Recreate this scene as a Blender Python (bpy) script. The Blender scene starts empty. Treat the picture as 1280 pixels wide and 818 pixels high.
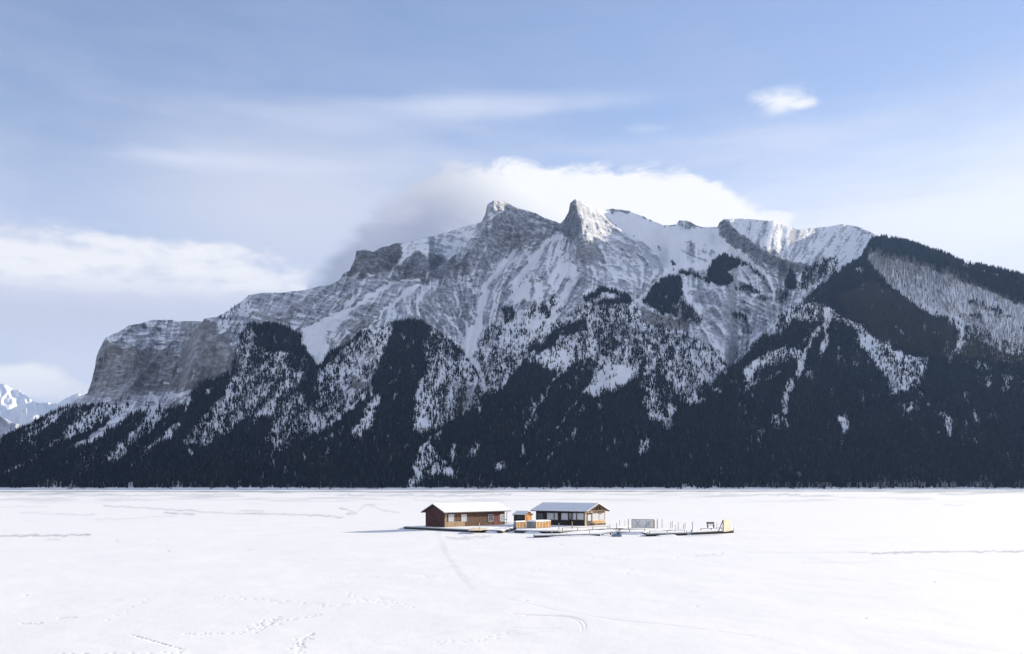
import bpy, bmesh, math
import numpy as np
from mathutils import Vector, Matrix

# ------------------------------------------------------------------ camera, sky, sun, exposure
S = bpy.context.scene
COL = S.collection
H = 7.2            # camera height above the lake (m)
F = 1190.0         # focal length in photo pixels
HZ = 606.0         # photo row of the true horizon
SUN_AZ = math.radians(37)      # from +X (right) towards +Y (behind the mountain)
SUN_EL = math.radians(14.5)

cam_d = bpy.data.cameras.new('camera')
cam = bpy.data.objects.new('camera', cam_d); COL.objects.link(cam)
cam.location = (0, 0, H)
cam.rotation_euler = (math.radians(90), 0, 0)
cam_d.sensor_width = 36.0
cam_d.lens = 36.0 * F / 1280.0
cam_d.shift_y = (HZ - 409.0) / 1280.0
cam_d.clip_start = 0.5
cam_d.clip_end = 80000.0
S.camera = cam

S.view_settings.view_transform = 'Standard'
S.view_settings.look = 'None'
S.view_settings.gamma = 1.0
S.view_settings.exposure = 1.6
S.view_settings.use_curve_mapping = False
S.cycles.use_denoising = True
S.cycles.use_adaptive_sampling = True
S.cycles.adaptive_threshold = 0.02
S.cycles.max_bounces = 4
S.cycles.diffuse_bounces = 2
S.cycles.volume_bounces = 0
S.cycles.transparent_max_bounces = 4
S.cycles.sample_clamp_indirect = 4.0

W = bpy.data.worlds.new('World'); S.world = W; W.use_nodes = True


class NT:
    """small helper to write node trees as expressions"""
    def __init__(s, tree): s.t = tree; s.n = tree.nodes; s.l = tree.links
    def node(s, typ, **kw):
        n = s.n.new(typ)
        for k, v in kw.items(): setattr(n, k, v)
        return n
    def put(s, sock, v):
        if v is None: return
        if isinstance(v, bpy.types.NodeSocket): s.l.new(v, sock)
        elif isinstance(v, (tuple, list)) and sock.type == 'RGBA' and len(v) == 3: sock.default_value = (*v, 1)
        else: sock.default_value = v
    def m(s, op, a, b=None, c=None, clamp=False):
        n = s.node('ShaderNodeMath', operation=op, use_clamp=clamp)
        s.put(n.inputs[0], a); s.put(n.inputs[1], b); s.put(n.inputs[2], c)
        return n.outputs[0]
    def ss(s, x, lo, hi, o0=0.0, o1=1.0):
        n = s.node('ShaderNodeMapRange', interpolation_type='SMOOTHSTEP')
        s.put(n.inputs[0], x); s.put(n.inputs[1], lo); s.put(n.inputs[2], hi); s.put(n.inputs[3], o0); s.put(n.inputs[4], o1)
        return n.outputs[0]
    def mix(s, f, a, b, blend='MIX'):
        n = s.node('ShaderNodeMix', data_type='RGBA', blend_type=blend)
        s.put(n.inputs[0], f); s.put(n.inputs[6], a); s.put(n.inputs[7], b)
        return n.outputs[2]
    def vec(s, x, y, z):
        n = s.node('ShaderNodeCombineXYZ')
        s.put(n.inputs[0], x); s.put(n.inputs[1], y); s.put(n.inputs[2], z)
        return n.outputs[0]
    def noise(s, v, scale, detail=4, rough=0.55, lac=2.0, dist=0.0):
        n = s.node('ShaderNodeTexNoise')
        s.put(n.inputs['Vector'], v); n.inputs['Scale'].default_value = scale; n.inputs['Detail'].default_value = detail
        n.inputs['Roughness'].default_value = rough; n.inputs['Lacunarity'].default_value = lac; n.inputs['Distortion'].default_value = dist
        return n.outputs[0]


def build_world():
    W.node_tree.nodes.clear()
    N = NT(W.node_tree)
    out = N.node('ShaderNodeOutputWorld'); bg = N.node('ShaderNodeBackground')
    sky = N.node('ShaderNodeTexSky', sky_type='NISHITA')
    sky.sun_disc = False; sky.sun_elevation = SUN_EL; sky.sun_rotation = math.pi / 2 - SUN_AZ
    sky.altitude = 1500; sky.air_density = 1.0; sky.dust_density = 0.15; sky.ozone_density = 1.6
    tc = N.node('ShaderNodeTexCoord'); sp = N.node('ShaderNodeSeparateXYZ')
    N.l.new(tc.outputs['Generated'], sp.inputs[0])
    x, y, z = sp.outputs
    az = N.m('ARCTAN2', x, y)                    # 0 = straight over the lake, + to the right
    el = N.m('ARCSINE', z)
    D = 180 / math.pi
    azd = N.m('MULTIPLY', az, D); eld = N.m('MULTIPLY', el, D)
    pv = N.vec(azd, N.m('MULTIPLY', eld, 2.2), 0.0)
    n1 = N.noise(pv, 0.12, 6, 0.6)               # broad streaky veil
    n2 = N.noise(pv, 0.42, 7, 0.62, dist=0.4)    # cloud edges
    pw = N.vec(N.m('MULTIPLY', azd, 0.35), N.m('MULTIPLY', eld, 1.9), 3.7)
    n3 = N.noise(pw, 0.28, 6, 0.58)              # flat layered streaks
    n2c = N.m('SUBTRACT', n2, 0.5); n3c = N.m('SUBTRACT', n3, 0.5); n1c = N.m('SUBTRACT', n1, 0.5)

    def blob(px, py, rx, ry, amp=0.6, lo=-0.25, hi=0.25, nz=n2c):
        a0 = math.degrees(math.atan((px - 640) / F)); e0 = math.degrees(math.atan((HZ - py) / F * math.cos(math.radians(a0))))
        k = F * math.pi / 180
        dx = N.m('DIVIDE', N.m('SUBTRACT', azd, a0), rx / k); dy = N.m('DIVIDE', N.m('SUBTRACT', eld, e0), ry / k)
        d = N.m('SQRT', N.m('ADD', N.m('MULTIPLY', dx, dx), N.m('MULTIPLY', dy, dy)))
        return N.ss(N.m('ADD', N.m('SUBTRACT', 1.0, d), N.m('MULTIPLY', nz, amp * 2)), lo, hi)
    col = N.mix(1.0, sky.outputs[0], (.80, .73, .75), 'MULTIPLY')
    # thin high veil: even overhead, thicker and streaky towards the horizon
    veil = N.m('ADD', N.ss(N.m('ADD', eld, N.m('MULTIPLY', n1c, 20.0)), 27.0, 6.0, 0.34, 0.94), N.m('MULTIPLY', n3c, 0.55), clamp=True)
    col = N.mix(veil, col, N.mix(N.ss(eld, 30.0, 8.0), (1.55, 1.85, 2.75), (2.45, 2.7, 3.35)))
    def add(mask, c, k=1.0):
        nonlocal col
        col = N.mix(N.m('MULTIPLY', mask, k), col, c)
    add(blob(1330, 320, 420, 150, .35, -.6, .7, n3c), (3.5, 3.6, 3.95), .85)
    add(blob(1250, 262, 170, 42, .5, -.4, .7, n3c), (3.8, 3.85, 4.05), .5)
    add(blob(380, 255, 190, 85, .5, -.6, .8, n1c), (2.75, 2.85, 3.25), .75)      # bright veil beside the cap cloud
    add(blob(60, 420, 340, 122, .28, -.12, .26, n2c), (2.65, 2.8, 3.3), .9)      # layered bank down to the left ridge
    add(blob(150, 345, 220, 40, .75, -.35, .55, n2c), (2.95, 3.05, 3.45), .8)
    for (px, py, rx, ry, k_) in ((60, 318, 150, 10, .8), (170, 304, 95, 7, .75), (235, 318, 80, 9, .8), (20, 333, 110, 8, .8), (280, 342, 85, 10, .7), (120, 356, 130, 8, .45), (320, 360, 60, 7, .6)):
        add(blob(px, py, rx, ry, 1.4, -.6, .7, n2c), (3.85, 3.8, 3.82), k_)
    add(blob(120, 395, 230, 30, .6, -.6, .9, n3c), (2.35, 2.5, 3.0), .6)
    for (px, py, rx, ry, k_) in ((215, 196, 70, 8, .4), (330, 205, 120, 12, .35), (545, 135, 110, 9, .4), (660, 128, 150, 10, .35), (420, 150, 170, 14, .3), (805, 162, 22, 5, .35), (760, 190, 200, 18, .3)):
        add(blob(px, py, rx, ry, 1.3, -.9, 1.2, n3c), (3.1, 3.25, 3.75), k_)
    add(blob(100, 490, 90, 40, .4, -.6, .6), (3.0, 3.1, 3.5), .7)
    add(blob(28, 476, 50, 20, .7, -.2, .35), (3.9, 3.88, 3.82), .92)
    add(blob(70, 488, 55, 12, .7, -.3, .5), (3.6, 3.6, 3.65), .7)
    # cap cloud on the ridge: shaded grey left and sunlit white right painted into its colour
    fc = N.node('ShaderNodeFloatCurve'); cv = fc.mapping.curves[0]
    a_lo, a_hi, e_hi = -16.0, 20.0, 22.0
    pts = [(345, 650), (384, 356), (420, 314), (450, 284), (480, 257), (510, 230), (535, 213), (560, 205), (600, 202), (650, 203), (720, 208), (800, 212), (860, 217), (900, 228), (930, 248), (955, 268), (985, 277), (1012, 330), (1045, 650)]
    while len(cv.points) < len(pts): cv.points.new(.5, .5)
    for q, (px, py) in zip(cv.points, pts):
        a0 = math.atan((px - 640) / F); e0 = math.atan((HZ - py) / F * math.cos(a0))
        q.location = ((math.degrees(a0) - a_lo) / (a_hi - a_lo), math.degrees(e0) / e_hi); q.handle_type = 'VECTOR'
    fc.mapping.use_clip = False; fc.mapping.update()
    N.put(fc.inputs[1], N.m('DIVIDE', N.m('SUBTRACT', azd, a_lo), a_hi - a_lo, clamp=True))
    below = N.m('SUBTRACT', N.m('MULTIPLY', fc.outputs[0], e_hi), eld)                 # degrees under the cloud top
    below = N.m('ADD', below, N.m('MULTIPLY', n2c, 2.6))
    softl = N.ss(azd, -9.0, 1.0, 1.15, .5)
    cap = N.ss(N.m('DIVIDE', below, softl), -.7, 1.1)
    right = N.ss(N.m('ADD', azd, N.m('MULTIPLY', n2c, 4.0)), -6.0, 3.5)
    rim = N.ss(below, 3.2, .3)
    shade = N.m('ADD', N.m('MULTIPLY', right, .95), N.m('MULTIPLY', N.m('MULTIPLY', rim, .42), N.ss(azd, -11.0, -4.0)), clamp=True)
    capcol = N.mix(shade, (1.38, 1.52, 2.05), (4.0, 3.97, 3.95))
    col = N.mix(N.m('MULTIPLY', cap, .96), col, capcol)
    add(blob(965, 273, 26, 9, .8), (3.9, 3.85, 3.85), .8)
    small = N.m('MAXIMUM', blob(976, 126, 30, 13, 1.0, -.45, .75), blob(998, 130, 22, 6, 1.0, -.5, .8))
    add(small, (3.8, 3.8, 3.9), .9)
    # cloud added outside the view to raise the fill light on the mountain
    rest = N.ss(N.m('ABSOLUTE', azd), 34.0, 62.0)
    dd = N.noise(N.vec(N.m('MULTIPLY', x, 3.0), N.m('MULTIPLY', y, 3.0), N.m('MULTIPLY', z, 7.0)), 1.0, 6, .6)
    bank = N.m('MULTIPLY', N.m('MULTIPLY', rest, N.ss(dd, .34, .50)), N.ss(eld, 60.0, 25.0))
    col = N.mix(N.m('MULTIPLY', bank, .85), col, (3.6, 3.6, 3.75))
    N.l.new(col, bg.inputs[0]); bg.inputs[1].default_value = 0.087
    N.l.new(bg.outputs[0], out.inputs[0])


build_world()
W.cycles.sampling_method = 'MANUAL'; W.cycles.sample_map_resolution = 512
sun_d = bpy.data.lights.new('sun', 'SUN'); sun_d.energy = 3.1; sun_d.angle = math.radians(0.53); sun_d.color = (1.0, 0.89, 0.72)
sun = bpy.data.objects.new('sun', sun_d); COL.objects.link(sun)
SUN_DIR = Vector((math.cos(SUN_EL) * math.cos(SUN_AZ), math.cos(SUN_EL) * math.sin(SUN_AZ), math.sin(SUN_EL)))
sun.rotation_euler = SUN_DIR.to_track_quat('Z', 'Y').to_euler()
sun.location = (300, 200, 300)

rng = np.random.default_rng(7)

# ------------------------------------------------------------------ numpy helpers
def hash2(ix, iy, seed):
    h = (ix.astype(np.int64) * 374761393 + iy.astype(np.int64) * 668265263 + seed * 1274126177) & 0xffffffff
    h = ((h ^ (h >> 13)) * 1274126177) & 0xffffffff
    h = (h ^ (h >> 16)) & 0xffffffff
    return h.astype(np.float64) / 4294967295.0

def vnoise(x, y, seed=0):
    x = np.asarray(x, float); y = np.asarray(y, float)
    ix = np.floor(x); iy = np.floor(y); fx = x - ix; fy = y - iy
    fx = fx * fx * fx * (fx * (fx * 6 - 15) + 10); fy = fy * fy * fy * (fy * (fy * 6 - 15) + 10)
    a = hash2(ix, iy, seed); b = hash2(ix + 1, iy, seed); c = hash2(ix, iy + 1, seed); d = hash2(ix + 1, iy + 1, seed)
    return (a * (1 - fx) + b * fx) * (1 - fy) + (c * (1 - fx) + d * fx) * fy

def fbm(x, y, seed=0, octs=4, gain=0.5):
    t = 0; a = 1; s = 0
    for o in range(octs):
        t = t + a * vnoise(x, y, seed + o * 17); s += a
        a *= gain; x = x * 2.03 + 11.3; y = y * 2.03 + 5.7
    return t / s

def sstep(x, lo, hi):
    t = np.clip((x - lo) / (hi - lo), 0, 1); return t * t * (3 - 2 * t)

def blur(a, sx, sy):
    for ax, s in ((1, sx), (0, sy)):
        if s <= 0: continue
        r = int(3 * s) + 1; k = np.exp(-0.5 * (np.arange(-r, r + 1) / s) ** 2); k /= k.sum()
        pad = [(0, 0), (0, 0)]; pad[ax] = (r, r)
        b = np.pad(a, pad, mode='edge'); o = np.zeros_like(a)
        for i, w in enumerate(k):
            o += w * (b[i:i + a.shape[0], :] if ax == 0 else b[:, i:i + a.shape[1]])
        a = o
    return a

def bilin(a, fx, fy):
    h, w = a.shape
    fx = np.clip(fx, 0, w - 1.001); fy = np.clip(fy, 0, h - 1.001)
    ix = fx.astype(int); iy = fy.astype(int); dx = fx - ix; dy = fy - iy
    return (a[iy, ix] * (1 - dx) + a[iy, ix + 1] * dx) * (1 - dy) + (a[iy + 1, ix] * (1 - dx) + a[iy + 1, ix + 1] * dx) * dy


class Raster:
    """map sheet in which outlines surveyed from the photograph are collected"""
    def __init__(s, x0, x1, y0, y1, step=1.0, stepy=None, warp=2.0):
        s.x0, s.y0, s.dx, s.dy = x0, y0, step, stepy or step
        s.xs = np.arange(x0, x1, s.dx); s.ys = np.arange(y0, y1, s.dy)
        s.X, s.Y = np.meshgrid(s.xs, s.ys)
        s.WX = s.X + (fbm(s.X / 9, s.Y / 9, 101, 3) - .5) * 2 * warp * 1.6 + (fbm(s.X / 3.1, s.Y / 3.1, 131, 2) - .5) * warp * 1.5
        s.WY = s.Y + (fbm(s.X / 9, s.Y / 9, 202, 3) - .5) * 2 * warp * 1.6 + (fbm(s.X / 3.1, s.Y / 3.1, 232, 2) - .5) * warp * 1.5
    def box(s, pts, pad):
        p = np.array(pts, float)
        i0 = max(0, int((p[:, 0].min() - pad - s.x0) / s.dx)); i1 = min(len(s.xs), int((p[:, 0].max() + pad - s.x0) / s.dx) + 2)
        j0 = max(0, int((p[:, 1].min() - pad - s.y0) / s.dy)); j1 = min(len(s.ys), int((p[:, 1].max() + pad - s.y0) / s.dy) + 2)
        return p, slice(j0, max(j0, j1)), slice(i0, max(i0, i1))
    @staticmethod
    def segd(X, Y, a, b):
        d = b - a; L = max((d * d).sum(), 1e-9)
        t = np.clip(((X - a[0]) * d[0] + (Y - a[1]) * d[1]) / L, 0, 1)
        return np.hypot(X - a[0] - t * d[0], Y - a[1] - t * d[1]), t
    def poly(s, pts, soft=2.0):
        p, sj, si = s.box(pts, soft * 2 + 6)
        X = s.WX[sj, si]; Y = s.WY[sj, si]
        inside = np.zeros(X.shape, bool); dist = np.full(X.shape, 1e9)
        n = len(p)
        for i in range(n):
            a, b = p[i], p[(i + 1) % n]
            if a[1] != b[1]:
                c = ((a[1] > Y) != (b[1] > Y)) & (X < (b[0] - a[0]) * (Y - a[1]) / (b[1] - a[1]) + a[0])
                inside ^= c
            dist = np.minimum(dist, s.segd(X, Y, a, b)[0])
        return sstep(np.where(inside, dist, -dist), -soft, soft), sj, si
    def stroke(s, pts, w, soft=1.0, w2=None, warped=True):
        w2 = w if w2 is None else w2
        p, sj, si = s.box(pts, max(w, w2) + soft * 2 + 6)
        X = s.WX[sj, si] if warped else s.X[sj, si]; Y = s.WY[sj, si] if warped else s.Y[sj, si]
        best = np.full(X.shape, -1e9); n = len(p) - 1
        for i in range(n):
            d, t = s.segd(X, Y, p[i], p[i + 1])
            best = np.maximum(best, (w + (w2 - w) * (i + t) / n) / 2 - d)
        return sstep(best, -soft, soft), sj, si
    def line(s, pts):
        """distance to a polyline, unwarped, whole sheet"""
        p = np.array(pts, float); best = np.full(s.X.shape, 1e9)
        for i in range(len(p) - 1): best = np.minimum(best, s.segd(s.X, s.Y, p[i], p[i + 1])[0])
        return best


def put(field, mask, v):
    al, sj, si = mask
    field[sj, si] = field[sj, si] * (1 - al) + v * al


def mesh_object(name, verts, faces, mat=None, parent=None, smooth=False):
    me = bpy.data.meshes.new(name)
    if isinstance(verts, np.ndarray) and isinstance(faces, np.ndarray):
        nv = len(verts); nf, k = faces.shape
        me.vertices.add(nv); me.vertices.foreach_set('co', verts.astype(np.float32).ravel())
        me.loops.add(nf * k); me.loops.foreach_set('vertex_index', faces.astype(np.int32).ravel())
        me.polygons.add(nf); me.polygons.foreach_set('loop_start', np.arange(0, nf * k, k, dtype=np.int32))
        if smooth: me.polygons.foreach_set('use_smooth', np.ones(nf, bool))
        me.update(calc_edges=True); me.validate()
    else:
        me.from_pydata(verts, [], faces); me.update()
    if mat: me.materials.append(mat)
    o = bpy.data.objects.new(name, me); COL.objects.link(o)
    if parent: o.parent = parent
    return o

def grid_faces(nr, nc):
    i = np.arange(nr * nc).reshape(nr, nc)
    return np.stack([i[:-1, :-1].ravel(), i[:-1, 1:].ravel(), i[1:, 1:].ravel(), i[1:, :-1].ravel()], 1)

def attr(o, name, vals):
    a = o.data.attributes.new(name, 'FLOAT', 'POINT'); a.data.foreach_set('value', np.asarray(vals, np.float32).ravel())

def material(name):
    m = bpy.data.materials.new(name); m.use_nodes = True
    N = NT(m.node_tree); b = m.node_tree.nodes['Principled BSDF']
    return m, N, b

def structure(o): o['kind'] = 'structure'; return o
def stuff(o, label, cat): o['kind'] = 'stuff'; o['label'] = label; o['category'] = cat; return o


# ------------------------------------------------------------------ terrain material
def terrain_material():
    m, N, b = material('mountain_rock_and_snow')
    geo = N.node('ShaderNodeNewGeometry'); sp = N.node('ShaderNodeSeparateXYZ'); N.l.new(geo.outputs['Position'], sp.inputs[0])
    x, y, z = sp.outputs
    def A(n):
        a = N.node('ShaderNodeAttribute'); a.attribute_name = n; return a.outputs['Fac']
    snow, tint, strata, litter_dark = A('snow'), A('tint'), A('strata'), A('litter_dark')
    fall = N.vec(N.m('MULTIPLY', x, 1 / 6.5), N.m('MULTIPLY', y, 1 / 34), N.m('MULTIPLY', z, 1 / 20))
    iso = N.vec(N.m('MULTIPLY', x, 1 / 13), N.m('MULTIPLY', y, 1 / 26), N.m('MULTIPLY', z, 1 / 9))
    lay = N.vec(N.m('MULTIPLY', x, 1 / 90), N.m('MULTIPLY', y, 1 / 130), N.m('MULTIPLY', N.m('ADD', z, N.m('MULTIPLY', x, -0.16)), 1 / 9))
    nf = N.noise(fall, 1.0, 5, .62); ni = N.noise(iso, 1.0, 6, .65); nl = N.noise(lay, 1.0, 5, .6)
    nm = N.m('ADD', N.m('MULTIPLY', nf, .5), N.m('MULTIPLY', ni, .5))
    nz = N.m('ADD', N.m('MULTIPLY', nm, N.m('SUBTRACT', 1.0, strata)), N.m('MULTIPLY', nl, strata))
    nrm = N.node('ShaderNodeSeparateXYZ'); N.l.new(geo.outputs['Normal'], nrm.inputs[0])
    flat = N.m('MULTIPLY', N.m('SUBTRACT', nrm.outputs[2], .88), .5)       # snow settles on the flatter ground
    t = N.m('ADD', N.m('ADD', N.m('MULTIPLY', N.m('SUBTRACT', snow, .5), .66), N.m('SUBTRACT', nz, .5)), flat)
    mask = N.ss(t, -.05, .06)
    mask = N.m('MAXIMUM', N.m('MULTIPLY', mask, 1.0), N.ss(snow, .93, .995))
    dust = N.m('MULTIPLY', N.ss(t, -.32, .02), .58)                          # thin dusting on ledges
    big = N.noise(N.vec(N.m('MULTIPLY', x, 1 / 260), N.m('MULTIPLY', y, 1 / 260), N.m('MULTIPLY', z, 1 / 140)), 1.0, 4, .55)
    rock = N.mix(N.ss(ni, .36, .66), (.18, .192, .222), (.50, .515, .55))
    rock = N.mix(N.ss(nl, .45, .60, 0, .5), rock, (.10, .10, .105))
    rock = N.mix(N.m('MULTIPLY', tint, N.ss(big, .25, .7, .35, 1.0)), rock, N.mix(ni, (.13, .115, .10), (.27, .235, .195)))
    rock = N.mix(dust, rock, (.7, .72, .76))
    c = N.mix(mask, rock, N.mix(N.ss(ni, .35, .7), (.88, .89, .92), (.93, .935, .95)))
    c = N.mix(litter_dark, c, N.mix(ni, (.009, .011, .014), (.020, .022, .025)))      # darkened rock, and fallen needles under dense forest
    N.l.new(c, b.inputs['Base Color']); b.inputs['Roughness'].default_value = .85
    b.inputs['Specular IOR Level'].default_value = .15
    bp = N.node('ShaderNodeBump'); bp.inputs['Strength'].default_value = .6; bp.inputs['Distance'].default_value = 7.0
    N.l.new(N.m('ADD', nz, N.m('MULTIPLY', mask, .25)), bp.inputs['Height']); N.l.new(bp.outputs[0], b.inputs['Normal'])
    return m

M_TER = terrain_material()

# ------------------------------------------------------------------ main massif: survey sheet
SKY = [(-340,606),(-220,600),(-140,592),(-60,572),(0,549),(20,539),(35,531),(53,521),(72,512),(92,500),(100,495),(109,492),(114,478),(119,458),(119.5,450),(123,439),(132,422),(149,415),(161,407),(174,405),(192,400),(215,400),(219,402),(237,401),(253.5,402.5),(254.6,398.6),(272,396),(276,394),(286,388),(302,377),(311,369),(329,366),(351,366),(368,364),(386,362),(396,358.6),(411,356.6),(425,350),(429,342),(437,338.5),(439.6,332.6),(443.5,325),(445.4,314),(455,312),(467,315),(477,309),(486,308),(494,304),(504,304),(530,298),(560,290),(585,282),(599,279),(602,277),(607,267),(609,255.6),(617,251),(634,253),(642,258.6),(656,262.5),(670,267),(681,273),(695,277),(700,280),(705,275),(710.7,265),(712.6,254),(719,249),(731,253),(743,257.6),(757,262.5),(764.6,261),(786,263.5),(790,265.4),(809.6,273),(829,282),(845,281),(849,275.6),(862,277),(870,282),(880,284),(897,284),(899,278.6),(905,274),(922.6,273),(944,274.7),(969.6,277),(985,284),(1001,287.4),(1016.6,285),(1040,283),(1053,280),(1071,283),(1085,288.6),(1096.7,295.4),(1118,299),(1143.7,305),(1161,312),(1181,317),(1196,325),(1210,330.6),(1222,331),(1235.6,335),(1251,338.5),(1280,346),(1340,360),(1420,385),(1520,420),(1650,480),(1760,560)]
SKY = np.array(SKY, float)
R = Raster(-340, 1760, 240, 614, 1.0, warp=2.5)
sn = np.full(R.X.shape, .50); fo = np.zeros_like(sn); st = np.full_like(sn, .25); ti = np.zeros_like(sn); de = np.zeros_like(sn); br = np.zeros_like(sn)
cl = np.zeros_like(sn)     # cliffs (steepness)
dk = np.zeros_like(sn)     # rock given a darker colour
P, K = R.poly, R.stroke

def paint(mask, s=None, f=None, strata=None, tint=None, dead=None, brown=None, cliff=None, dark=None):
    for fld, v in ((sn, s), (fo, f), (st, strata), (ti, tint), (de, dead), (br, brown), (cl, cliff), (dk, dark)):
        if v is not None: put(fld, mask, v)

# --- rock faces
paint(P([(310,370),(425,350),(470,345),(530,352),(500,370),(450,410),(400,425),(375,420),(330,408),(300,400)],3), s=.34, strata=.75)
paint(P([(105,494),(119,455),(130,428),(150,432),(185,440),(205,441),(226,443),(227,470),(222,492),(190,492),(150,502)],2), s=.17, strata=.7, tint=.45, cliff=1)
paint(P([(130,426),(149,413),(165,405),(195,398),(254,400),(240,420),(228,441),(200,440),(180,437),(150,431)],2), s=.44, strata=.85)
paint(P([(254,398),(272,412),(285,425),(300,450),(295,465),(258,478),(240,488),(228,482),(225,452),(233,428),(245,414)],2), s=.15, strata=.3, tint=.6, cliff=1)
paint(P([(268,394),(300,378),(312,368),(315,400),(300,445),(285,427),(272,412)],2), s=.58, f=.12, strata=.5)
paint(P([(100,498),(150,502),(190,492),(228,488),(240,492),(230,514),(215,527),(205,517),(170,512),(110,512)],2), s=.36, strata=.5, tint=.2)
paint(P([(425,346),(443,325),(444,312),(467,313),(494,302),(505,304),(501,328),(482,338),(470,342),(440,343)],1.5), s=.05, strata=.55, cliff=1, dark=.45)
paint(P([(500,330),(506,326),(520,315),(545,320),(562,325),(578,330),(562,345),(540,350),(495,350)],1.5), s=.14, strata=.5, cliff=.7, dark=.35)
paint(P([(500,328),(505,302),(545,294),(603,274),(580,304),(562,321),(547,316),(540,327),(521,314),(508,326)],1.5), s=.66, strata=.75)
paint(P([(500,372),(560,347),(590,350),(603,385),(590,430),(560,425),(540,405),(500,402)],3), s=.36, strata=0)
paint(P([(575,318),(600,283),(617,249),(642,256),(700,280),(690,298),(665,305),(640,312),(622,326),(600,335),(585,345),(565,335)],2), s=.36, strata=.45, cliff=.5)
paint(P([(607,270),(615,258),(633,262),(640,278),(625,282),(612,276)],2), s=.5)
paint(P([(640,262),(695,279),(680,290),(650,280)],2), s=.34, strata=.8)
paint(P([(600,335),(640,312),(690,298),(720,300),(735,330),(720,375),(690,395),(650,400),(610,400)],3), s=.46, strata=.15)
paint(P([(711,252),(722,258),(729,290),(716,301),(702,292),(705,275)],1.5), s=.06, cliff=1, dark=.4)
paint(P([(722,252),(745,260),(768,280),(800,305),(838,338),(828,346),(800,332),(770,322),(745,302),(729,272)],1.5), s=.40, strata=.5)
paint(P([(724,296),(744,302),(757,326),(736,330),(717,322)],1.5), s=.04, strata=.2, tint=.3, cliff=.6)
paint(P([(720,330),(757,328),(800,332),(830,346),(800,376),(780,373),(750,362),(722,378)],2), s=.50, strata=.55, tint=.15)
paint(P([(745,258),(764,262),(790,266),(830,282),(899,283),(905,296),(932,318),(905,345),(884,342),(852,332),(840,338),(800,302),(775,284)],2), s=.97, strata=.2)
paint(P([(757,262),(768,261),(788,264),(786,267),(765,266)],1), s=.1)
paint(P([(846,281),(849,274),(863,276),(870,283),(858,290),(850,288)],1.5), s=.42)
paint(P([(850,305),(870,300),(895,315),(880,335),(858,325)],3), s=.70, strata=.8)
paint(P([(905,272),(970,276),(1001,287),(1012,330),(985,328),(955,312),(930,298)],2), s=.56, strata=0)
paint(P([(1000,286),(1052,279),(1094,294),(1078,318),(1050,342),(1012,362),(990,378),(985,340),(1015,336)],2), s=.60, strata=0)
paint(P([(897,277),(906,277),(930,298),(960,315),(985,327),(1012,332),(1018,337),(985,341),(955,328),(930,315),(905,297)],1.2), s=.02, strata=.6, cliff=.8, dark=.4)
paint(P([(850,358),(885,357),(925,362),(972,388),(960,412),(930,427),(900,432),(870,402),(845,396)],3), s=.47, strata=.55)
paint(P([(860,362),(895,365),(902,381),(870,379)],2), s=.16, strata=.2)
paint(P([(880,385),(906,385),(906,402),(886,402)],2), s=.3, strata=.1)

# --- forests below the tree line
TL = [(-340,640),(-340,600),(0,545),(60,516),(95,506),(165,507),(200,517),(235,505),(250,482),(291,465),(302,412),(318,405),(350,406),(376,420),(398,448),(440,428),(470,412),(497,403),(530,402),(548,418),(580,446),(598,466),(606,492),(640,450),(690,412),(735,378),(785,374),(800,395),(850,425),(900,462),(918,458),(955,420),(985,392),(1040,345),(1072,325),(1096,295),(1120,292),(1280,338),(1760,520),(1760,640)]
paint(P(TL,2), f=1.0, s=.25, strata=.1)
# left slopes
paint(P([(96,514),(137,506),(163,506),(150,518),(135,523),(110,538),(78,553),(37,570),(65,551),(86,533)],2), f=.46, s=.74)
paint(K([(22,555),(45,541),(74,524)],5,1.5), f=.38, s=.6)
paint(K([(33,539),(59,525),(100,507)],4,1.5), f=.4, s=.5)
paint(K([(6,590),(35,577),(47,572)],4,1.5), f=.55, s=.6)
paint(K([(88,598),(106,594)],3,1.2), f=.6, s=.6)
paint(P([(188,493),(202,500),(175,516),(150,531),(120,550),(105,561),(91,557),(120,539),(150,515),(170,503)],1.8), f=.07, s=.40, tint=.25)
paint(K([(128,552),(150,536),(172,520),(188,512)],6,1.5), f=.75)
paint(P([(200,504),(207,517),(192,536),(166,557),(146,576),(122,581),(140,564),(165,540),(186,516)],1.5), f=.36, s=.7)
paint(K([(145,574),(160,565)],2.5,1), f=.1, s=.9)
paint(K([(92,575),(112,562)],2.5,1), f=.5, s=.7)
paint(P([(228,527),(216,545),(190,561),(177,572),(190,551),(210,534)],1.5), f=.42, s=.6)
paint(P([(253,488),(273,479),(262,493)],1.2), f=.42, s=.6)
for pts, w, s_ in (([(215,496),(226,492),(237,488)],5,.97), ([(236,489),(237,500),(231,515)],2.6,.95), ([(189,492),(178,508),(165,518)],3.5,.8), ([(192,496),(198,505),(186,514)],4,.9), ([(205,530),(209,520)],3,.85), ([(223,461),(228,462)],5,.9), ([(243,455),(241,474)],2,.95), ([(205,482),(216,482)],2,.8), ([(212,470),(220,470)],1.6,.8), ([(217,492),(205,498)],2,.8)):
    paint(K(pts,w,1), s=s_, f=0)
paint(P([(293,465),(330,455),(352,448),(352,502),(345,511),(320,517),(300,528),(280,546),(256,557),(225,556),(235,543),(255,519),(280,494)],1.8), f=.47, s=.86)
paint(P([(290,455),(300,425),(322,432),(345,442),(360,440),(380,460),(398,465),(380,490),(352,510),(296,470)],2), f=.52, s=.82)
paint(P([(312,405),(335,408),(375,420),(379,434),(356,440),(340,441),(320,428)],1.5), f=1.0, s=.3)
paint(P([(364,441),(380,445),(394,456),(390,466),(372,466),(357,452)],2), f=.82)
paint(P([(300,408),(314,408),(322,428),(305,432)],2), f=.5, s=.7)
paint(K([(232,562),(240,568)],4,1.2), f=.25, s=.95)
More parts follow.
